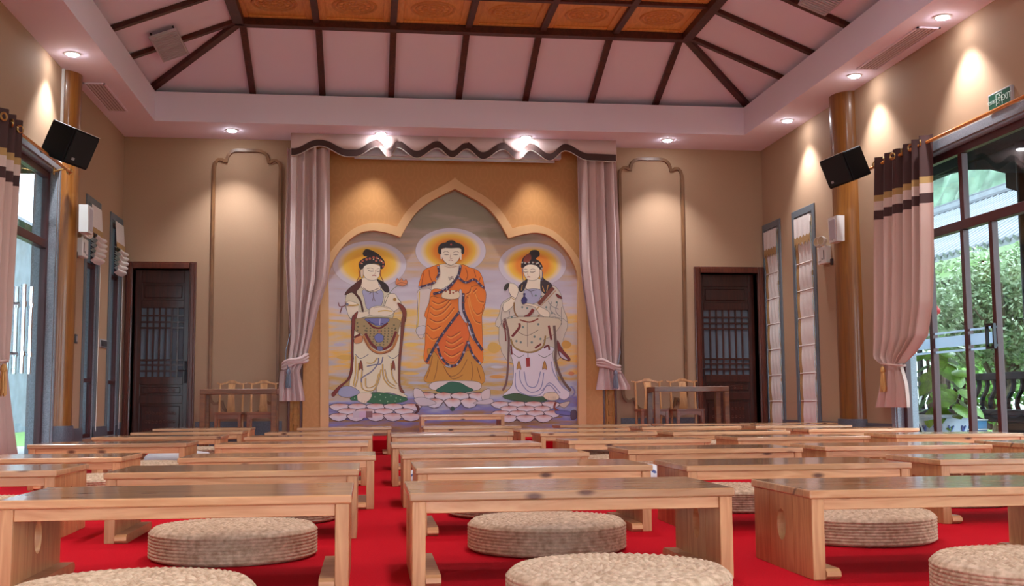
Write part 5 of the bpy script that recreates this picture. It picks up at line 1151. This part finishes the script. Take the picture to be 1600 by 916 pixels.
# ================================================================== SPEAKERS AND WALL FITTINGS
def big_speaker(loc, yaw, tilt, w, h, d, wallx, lab):
    t = thing('loudspeaker', lab, 'speaker', loc, 'black wall loudspeakers'); t.rotation_euler = (tilt, 0, yaw)
    b = B().mat('speaker_black'); b.box(-w / 2, w / 2, 0, d, -h / 2, h / 2, .012); part('cabinet', b, None, t)
    b = B().mat('speaker_cloth'); b.box(-w / 2 + .02, w / 2 - .02, -.014, 0, -h / 2 + .02, h / 2 - .02, .006); part('grille', b, None, t)
    b = B().mat('plastic_grey'); b.box(-w / 2 + .10, -w / 2 + .15, -.0165, -.0142, -h / 2 + .05, -h / 2 + .075, .001, 1); part('badge', b, None, t)
    b = B().mat('plastic_white'); b.box(-w / 2, w / 2, .002, .008, h / 2 - .002, h / 2 + .003); part('edge_highlight', b, None, t)  # white strip paints a highlight along the top edge of the cabinet
    b = B().mat('dark_metal'); b.box(-.05, .05, d, d + .015, -.06, .06); b.tube([(0, d + .01, 0), (0, d + .10, .03)], .014, 8); part('mount', b, None, t)
big_speaker((-2.74, 10.90, 2.97), math.radians(72), math.radians(24), .42, .34, .26, XL, 'black loudspeaker tilted down from the left pilaster')
big_speaker((4.88, 11.09, 2.955), math.radians(-84), math.radians(22), .50, .32, .22, XR, 'black loudspeaker tilted down from the right pilaster')
def small_speaker(X, s, y, z, lab):
    t = thing('column_speaker', lab, 'speaker', (X, y, z), 'white wall speakers'); 
    b = B().mat('plastic_white'); b.prism([(-.11, -.14), (.09, -.14), (.11, .14), (-.13, .14)], 'x', min(0, -s * .09), max(0, -s * .09)); part('body', b, None, t)
    b = B().mat('vent_grey'); b.box(min(-s * .09, -s * .094), max(-s * .09, -s * .094), -.08, .07, -.11, .11, .001, 1); part('grille', b, None, t)
    b = B().mat('plastic_grey'); b.box(min(-s * .094, -s * .096), max(-s * .094, -s * .096), -.01, .01, -.12, -.105); part('badge', b, None, t)
small_speaker(XL + .19, -1, 11.80, 2.44, 'small white speaker on the left pilaster'); small_speaker(XR - .18, 1, 11.66, 2.42, 'small white speaker on the right pilaster')
def emergency(X, s, y, z, lab):
    t = thing('emergency_lamp', lab, 'emergency light', (X, y, z), 'twin-head emergency lamps')
    def bx(b, a, c, *r, bev=0): b.box(min(-s * a, -s * c), max(-s * a, -s * c), *r, bev, 1)
    b = B().mat('plastic_white'); bx(b, 0, .07, -.12, .12, -.10, .10, bev=.006); part('body', b, None, t)
    b = B().mat('plastic_dark'); bx(b, .07, .073, -.075, -.055, -.055, .055); bx(b, .07, .073, -.025, -.005, -.06, -.035); part('indicator', b, None, t)
    b = B().mat('plastic_grey'); bx(b, .07, .072, .03, .09, -.075, -.06); part('label_print', b, None, t)
    for dy in (-.055, .06):
        b = B().mat('plastic_white'); M = Matrix.Translation((-s * .07, dy, .165)) @ Matrix.Rotation(s * -PI / 2, 4, 'Y') @ Matrix.Rotation(.35, 4, 'X')
        b.lathe([(.02, -.04), (.045, -.02), (.055, .02), (.055, .035)], 16, (0, 0, 0), M); b.tube([(-s * .04, dy, .09), (-s * .06, dy, .15)], .012, 6); lh = part('lamp_head', b, None, t, True)
        b = B().mat('metal'); b.lathe([(.05, .0355), (.03, .03), (.01, .028)], 16, (0, 0, 0), M); part('reflector', b, None, lh, True)
    b = B().mat('plastic_dark'); bx(b, .0, .025, -.17, -.135, -.13, -.06); part('plug', b, None, t)
emergency(XR, 1, 12.45, 2.24, 'white twin-headed emergency lamp on the right wall'); emergency(XL, -1, 12.48, 2.24, 'white twin-headed emergency lamp on the left wall')
t = thing('wall_switch', 'dark single switch plate on the left wall by the pilaster', 'switch', (XL, 12.46, 1.255)); b = B().mat('plastic_dark'); b.box(0, .012, -.045, .045, -.05, .05, .004, 1); part('plate', b, None, t); b = B().mat('plastic_grey'); b.box(.012, .016, -.02, .02, -.03, .03, .002, 1); part('rocker', b, None, t)
t = thing('wall_switch', 'pale four-gang switch plate between the two left windows', 'switch', (XL, 13.70, 1.27)); b = B().mat('plastic_grey'); b.box(0, .012, -.17, .17, -.05, .05, .004, 1); part('plate', b, None, t)
for k in range(4): b = B().mat('plastic_dark'); y = -.12 + .08 * k; b.box(.012, .018, y - .03, y + .03, -.035, .035, .002, 1); part('rocker', b, None, t)
t = thing('cable_conduit', 'thin white cable conduit beside the left pilaster', 'conduit', (XL, 11.615, 2.9)); b = B().mat('plastic_white'); b.box(0, .025, -.015, .015, 0.08, 1.069); part('duct', b, None, t)

# exit sign
def text_mesh(s, size, name):
    cu = bpy.data.curves.new(name, 'FONT'); cu.body = s; cu.size = size; cu.align_x = 'CENTER'; cu.align_y = 'CENTER'; cu.extrude = .0006
    o = bpy.data.objects.new(name, cu); COL.objects.link(o); dg = bpy.context.evaluated_depsgraph_get(); dg.update()
    me = bpy.data.meshes.new_from_object(o.evaluated_get(dg)); bpy.data.objects.remove(o); bpy.data.curves.remove(cu); return me
t = thing('exit_sign', 'green emergency exit sign with running figure on the right wall', 'sign', (XR, 8.69, 3.085))
b = B().mat('plastic_grey'); b.box(-.03, 0, -.175, .175, -.075, .075, .004, 1); part('case', b, None, t)
face = B().mat('exit_green'); face.box(-.032, -.0301, -.16, .16, -.062, .062); fo = part('face', face, None, t)
def on_face(me, y, z, nm):
    me.materials.clear(); me.materials.append(MATS['exit_print']); o = link(nm, me, fo); o.rotation_euler = (PI / 2, 0, -PI / 2); o.location = (-.0335, y, z)
on_face(text_mesh('EXIT', .075, 'lettering'), -.105, -.004, 'lettering'); on_face(text_mesh('安全出口', .036, 'lettering'), .105, -.004, 'lettering')
b = B().mat('exit_print')
for r in ((-.048, .048, .045, .052), (.042, .048, -.05, .052), (-.048, -.042, -.05, .052)): b.box(-.0338, -.0321, r[0], r[1], r[2], r[3])
def limb(q, w):
    b.tube([(-.033, -y_, z_) for y_, z_ in q], w, 6)
b.lathe([(.001, -.001), (.009, 0), (.001, .001)], 10, (0, 0, 0), Matrix.Translation((-.0333, -.008, .032)) @ Matrix.Rotation(PI / 2, 4, 'Y'))
for q, w in (([(.004, .02), (-.004, -.008)], .008), ([(-.004, -.008), (.014, -.02), (.008, -.042)], .005), ([(-.004, -.008), (-.016, -.03), (-.032, -.034)], .005), ([(.004, .018), (.02, .006), (.03, .014)], .004), ([(.004, .018), (-.016, .014), (-.02, -.004)], .004)): limb(q, w * .5)
part('pictogram', b, None, fo)

# ================================================================== OUTSIDE
b = B().mat('grass'); b.box(-40, 60, -30, 70, -.30, -.12); struct('ground', b, label='green ground around the hall', cat='ground')
b = B().mat('paving'); b.box(XR + WT, 8.1, YF, 16.5, -.12, -.02); b.box(-6.2, XL - WT, YF, 16.5, -.12, -.02); struct('paving', b, label='grey stone veranda floor along both sides of the hall', cat='paving')
# verandas
def veranda(s, X0, X1, lab, cols):
    t = struct('veranda_roof', label=lab, cat='roof'); a, c = sorted((X0, X1))
    b = B().mat('bench_wood'); b.box(a, c, YF, 17, 3.95, 4.05); part('soffit_board', b, None, t)
    for x in ((X1 - s * .45),):
        b = B().mat('bench_wood'); b.box(x - .09, x + .09, YF, 17, 3.60, 3.95); part('beam', b, None, t)
    for y in cols:
        b = B().mat('bench_wood'); b.lathe([(.10, -.02), (.10, 3.60)], 16, (X1 - s * .45, y, 0)); part('post', b, None, t, True)
        for k in (-1, 1):
            b = B().mat('bench_wood'); b.prism([(y + k * .1, 3.60), (y + k * 2.0, 3.60), (y + k * 1.3, 3.54), (y + k * .7, 3.42), (y + k * .36, 3.30), (y + k * .36, 3.12), (y + k * .1, 3.02)], 'x', X1 - s * .45 - .03, X1 - s * .45 + .03); part('bracket', b, None, t)
veranda(1, XR + WT, 8.2, 'dark timber veranda roof outside the right glass doors', (12.25, 16.3, 8.2, 4.1))
veranda(-1, XL - WT, -6.2, 'dark timber veranda roof outside the left windows', (8.5, 12.9, 4.1))
# curved-slat bench
t = thing('slatted_bench', 'dark wooden veranda bench with curved back slats outside', 'bench', (7.62, 12.9, -.02))
for nm, r in (('top_rail', (.02, .10, -1.9, 1.9, .80, .89)), ('seat', (-.34, .04, -1.9, 1.9, .38, .44)), ('front_rail', (-.32, -.27, -1.9, 1.9, .30, .38))):
    b = B().mat('bench_wood'); b.box(*r, .006, 1); part(nm, b, None, t)
for k in range(20):
    y = -1.82 + k * .192; b = B().mat('bench_wood'); pts = [(.0, .44), (-.015, .50), (.0, .58), (.05, .66), (.075, .74), (.07, .80)]
    b.prism([(x - .022, z) for x, z in pts] + [(x + .022, z) for x, z in pts[::-1]], 'y', y - .02, y + .02)
    o = part('back_slat', b, None, t); o.rotation_euler = (0, 0, 0)
for y in (-1.8, -.6, .6, 1.8):
    b = B().mat('bench_wood'); b.prism([(y - .11, .38), (y + .11, .38), (y + .07, .28), (y + .045, .12), (y + .06, .0), (y - .06, 0), (y - .045, .12), (y - .07, .28)], 'x', -.30, -.02); part('leg', b, None, t)
# potted plant with large leaves
t = thing('potted_plant', 'leafy pothos in a pale glazed pot outside the glass doors', 'plant', (6.30, 11.72, -.02))
b = B().mat('pot_glaze'); b.lathe([(.15, 0), (.19, .06), (.25, .28), (.28, .36), (.31, .37), (.31, .40), (.27, .40), (.25, .34)], 28); pot = part('pot', b, None, t, True)
b = B().mat('pot_blue')
for a in (3.3, 3.9, 4.5, 5.1):
    for k in (-1, 1): b.tube([(.245 * math.cos(a), .245 * math.sin(a), .22), (.262 * math.cos(a + .10 * k), .262 * math.sin(a + .10 * k), .28)], .010, 5)
part('painted_mark', b, None, pot)
b = B().mat('bark'); b.tube([(0, 0, .3), (.01, 0, .8), (0, .01, 1.22)], .03, 8); b.tube([(-.1, .05, .3), (-.12, .08, 1.05)], .02, 6); part('stem', b, None, t, True)
def leaf_mesh():
    b = B().mat('plant_leaf'); N = 8
    def hw(v): return .52 * math.sin(PI * min(1, v * 1.02)) ** .6 * (1 - .45 * v) if v > 0 else 0.02
    g = []
    for j in range(N + 1):
        v = j / N; w = max(.01, hw(v)) if j < N else .005
        g.append([b.bm.verts.new((u * w, v - (.10 if abs(u) == 1 and j < 2 else 0), -.22 * v * v - .10 * abs(u) * w)) for u in (-1, 0, 1)])
    for A, C in zip(g, g[1:]):
        for i in (0, 1): b.bm.faces.new((A[i], A[i + 1], C[i + 1], C[i]))
    return b.mesh('leaf', smooth='all')
LM = leaf_mesh(); rl = random.Random(5)
for k in range(84):
    z = rl.uniform(.38, 1.18); a = rl.uniform(0, 6.28); r = rl.uniform(.05, .26) * (1.25 - .35 * abs(z - .85))
    o = link('leaf', LM, t, (r * math.cos(a), r * 1.25 * math.sin(a), z)); o.rotation_euler = (rl.uniform(-1.1, -.1), rl.uniform(-.4, .4), a - PI / 2); s_ = rl.uniform(.14, .24); o.scale = (s_, s_, s_)
t = thing('flower', 'red blossom on a stem above the potted plant', 'flower', (7.0, 13.2, -.02)); b = B().mat('leaf'); b.tube([(0, 0, 0), (.02, 0, .8), (0, .02, 1.66)], .012, 6); part('stem', b, None, t)
for k in range(7): 
    b = B().mat('flower_red'); a = k * .9; b.lathe([(.005, -.05), (.045, -.02), (.055, .02), (.03, .05), (.004, .06)], 10, (.05 * math.cos(a) * (k > 0), .06 * math.sin(a) * (k > 0), 1.66 + .02 * (k % 3))); part('petal', b, None, t, True)
# blue crate
t = thing('plastic_crate', 'blue and white plastic crate under the veranda bench', 'crate', (7.08, 12.55, -.02))
for z in (0, .11, .22):
    b = B().mat('crate_blue'); b.box(-.12, .12, -.16, .16, z, z + .095, .006, 1); part('side_panel', b, None, t)
    b = B().mat('plastic_white'); b.box(-.13, .13, -.17, .17, z + .095, z + .11, .003, 1); part('rim', b, None, t)
# garden trees
def tree(loc, H, R, trunk_h, n_, mat, lab, seed, ls=.07, zc=.55):
    r = random.Random(seed); t = thing('garden_tree', lab, 'tree', loc); b = B().mat('bark')
    b.tube([(0, 0, 0), (.03, .02, trunk_h * .5), (0, 0, trunk_h), (.05, 0, H * .75)], [.09, .075, .06, .02], 8)
    for k in range(7):
        a = r.uniform(0, 6.28); b.tube([(0, 0, trunk_h * r.uniform(.7, 1.0)), (R * .35 * math.cos(a), R * .35 * math.sin(a), H * .55), (R * .75 * math.cos(a), R * .75 * math.sin(a), H * r.uniform(.6, .85))], [.045, .03, .01], 6)
    part('trunk', b, None, t, True)
    b = B().mat(mat); cz = trunk_h + (H - trunk_h) / 2; hz = (H - trunk_h) / 2
    clumps = []
    for k in range(46):
        a, ph = r.uniform(0, 6.28), math.acos(r.uniform(-1, 1)); q = r.uniform(.35, .82); clumps.append((R * q * math.sin(ph) * math.cos(a), R * q * math.sin(ph) * math.sin(a), cz + hz * q * math.cos(ph), r.uniform(.2, .38) * R))
    for k in range(n_):
        cx, cy, c_z, cr_ = clumps[k % len(clumps)]; a, ph = r.uniform(0, 6.28), math.acos(r.uniform(-1, 1)); q = cr_ * r.uniform(.6, 1.0)
        p = Vector((cx + q * math.sin(ph) * math.cos(a), cy + q * math.sin(ph) * math.sin(a), c_z + q * math.cos(ph)))
        d = Vector((r.gauss(0, 1), r.gauss(0, 1), r.gauss(0, .7))).normalized(); e = d.cross(Vector((r.gauss(0, 1), r.gauss(0, 1), r.gauss(0, 1)))).normalized(); s_ = ls * r.uniform(.7, 1.3)
        b.bm.faces.new([b.bm.verts.new(v) for v in (p - d * s_, p + e * s_ * .45, p + d * s_, p - e * s_ * .45)])
    tag(part('foliage', b, None, t), kind='stuff')
tree((9.3, 15.5, -.12), 3.05, 1.30, .75, 20000, 'leaf_pale', 'round pale green garden tree behind the veranda bench', 2, .045)
tree((9.4, 12.6, -.12), 2.9, 1.2, .8, 14000, 'leaf_pale', 'second pale green garden tree at the right picture edge', 6, .045)
tree((11.5, 19.5, -.12), 2.2, 1.3, .3, 4000, 'leaf', 'dark green shrub below the white courtyard wall', 8, .08)
tree((-7.6, 13.0, -.12), 1.6, 1.0, .2, 3000, 'leaf', 'green shrub outside the left glass doors', 12, .08)
# low hedge
b = B().mat('leaf_pale'); rr = random.Random(3)
for k in range(2600):
    p = Vector((rr.uniform(10.9, 11.9), rr.uniform(10.5, 18), rr.uniform(-.1, .28))); d = Vector((rr.gauss(0, 1), rr.gauss(0, 1), rr.gauss(0, 1))).normalized(); e = d.cross(Vector((.3, .5, .8))).normalized()
    b.bm.faces.new([b.bm.verts.new(v) for v in (p - d * .07, p + e * .035, p + d * .07, p - e * .035)])
o = part('hedge', b, None); tag(o, 'low bright green hedge beyond the veranda bench', 'hedge', kind='stuff')
# neighbouring hall: white wall under a pale tiled roof
t = thing('neighbouring_hall', 'white neighbouring hall with a pale tiled roof across the courtyard', 'building', (12.5, 23, -.12))
b = B().mat('white_wall'); b.box(1.0, 1.3, -14, 24, 0, 3.95); part('wall', b, None, t)
b = B().mat('white_wall'); b.box(0.02, 1.0, -14, 24, 3.72, 3.80); part('eave_board', b, None, t)
b = B().mat('roof_pale'); b.prism([(0, 3.80), (3.0, 5.66), (3.0, 5.56), (0, 3.70)], 'y', -14, 24); part('roof_bed', b, None, t)
b = B().mat('roof_pale'); b.tube([(-.04, 0, 3.80), (3.0, 0, 5.69)], .07, 8); tm = b.mesh('roof_tile', smooth=True)
for k in range(80): link('roof_tile', tm, t, (0, -8 + k * .27, 0))
for z, r_ in ((5.72, .10), (5.90, .07)):
    b = B().mat('roof_tile'); b.tube([(3.0, -14, z), (3.0, 24, z)], r_, 8); part('ridge_tile', b, None, t, True)
b = B().mat('roof_pale'); b.box(2.93, 3.07, -14, 24, 5.72, 5.90); part('ridge_wall', b, None, t)
for y in range(-12, 22, 3):
    b = B().mat('bench_wood'); b.box(.93, 1.0, y, y + .16, 0, 3.72); part('post', b, None, t)
b = B().mat('bench_wood'); b.box(.93, 1.0, -14, 24, 3.30, 3.46); part('tie_beam', b, None, t)
t2 = thing('garden_wall', 'grey garden wall seen through the left glass doors', 'wall', (-8.8, 10, -.12)); b = B().mat('stone_wall'); b.box(-.2, 0, -14, 45, 0, 5.2); part('wall', b, None, t2)
b = B().mat('roof_tile'); b.prism([(-.5, 5.2), (.3, 5.2), (-.1, 5.5)], 'y', -14, 45); part('coping', b, None, t2)
# wooded hill
b = B().mat('hill_green'); rh = random.Random(4)
def hill(u, v):
    x = lerp(24, 75, v); y = lerp(5, 110, u); hgt = 36 * (1 - math.exp(-2.8 * v)) * (.92 + .08 * math.sin(u * 7)) + 1.5
    n1 = math.sin(x * 1.1 + y * .7) * math.cos(y * 1.3 - x * .4); n2 = math.sin(x * 2.7 + 1) * math.sin(y * 2.3)
    return (x, y, hgt + .9 * n1 + .6 * n2)
b.grid(hill, 160, 60); o = part('hill', b, None, None, 'all'); tag(o, 'wooded green hillside behind the courtyard building', 'hill', kind='structure')
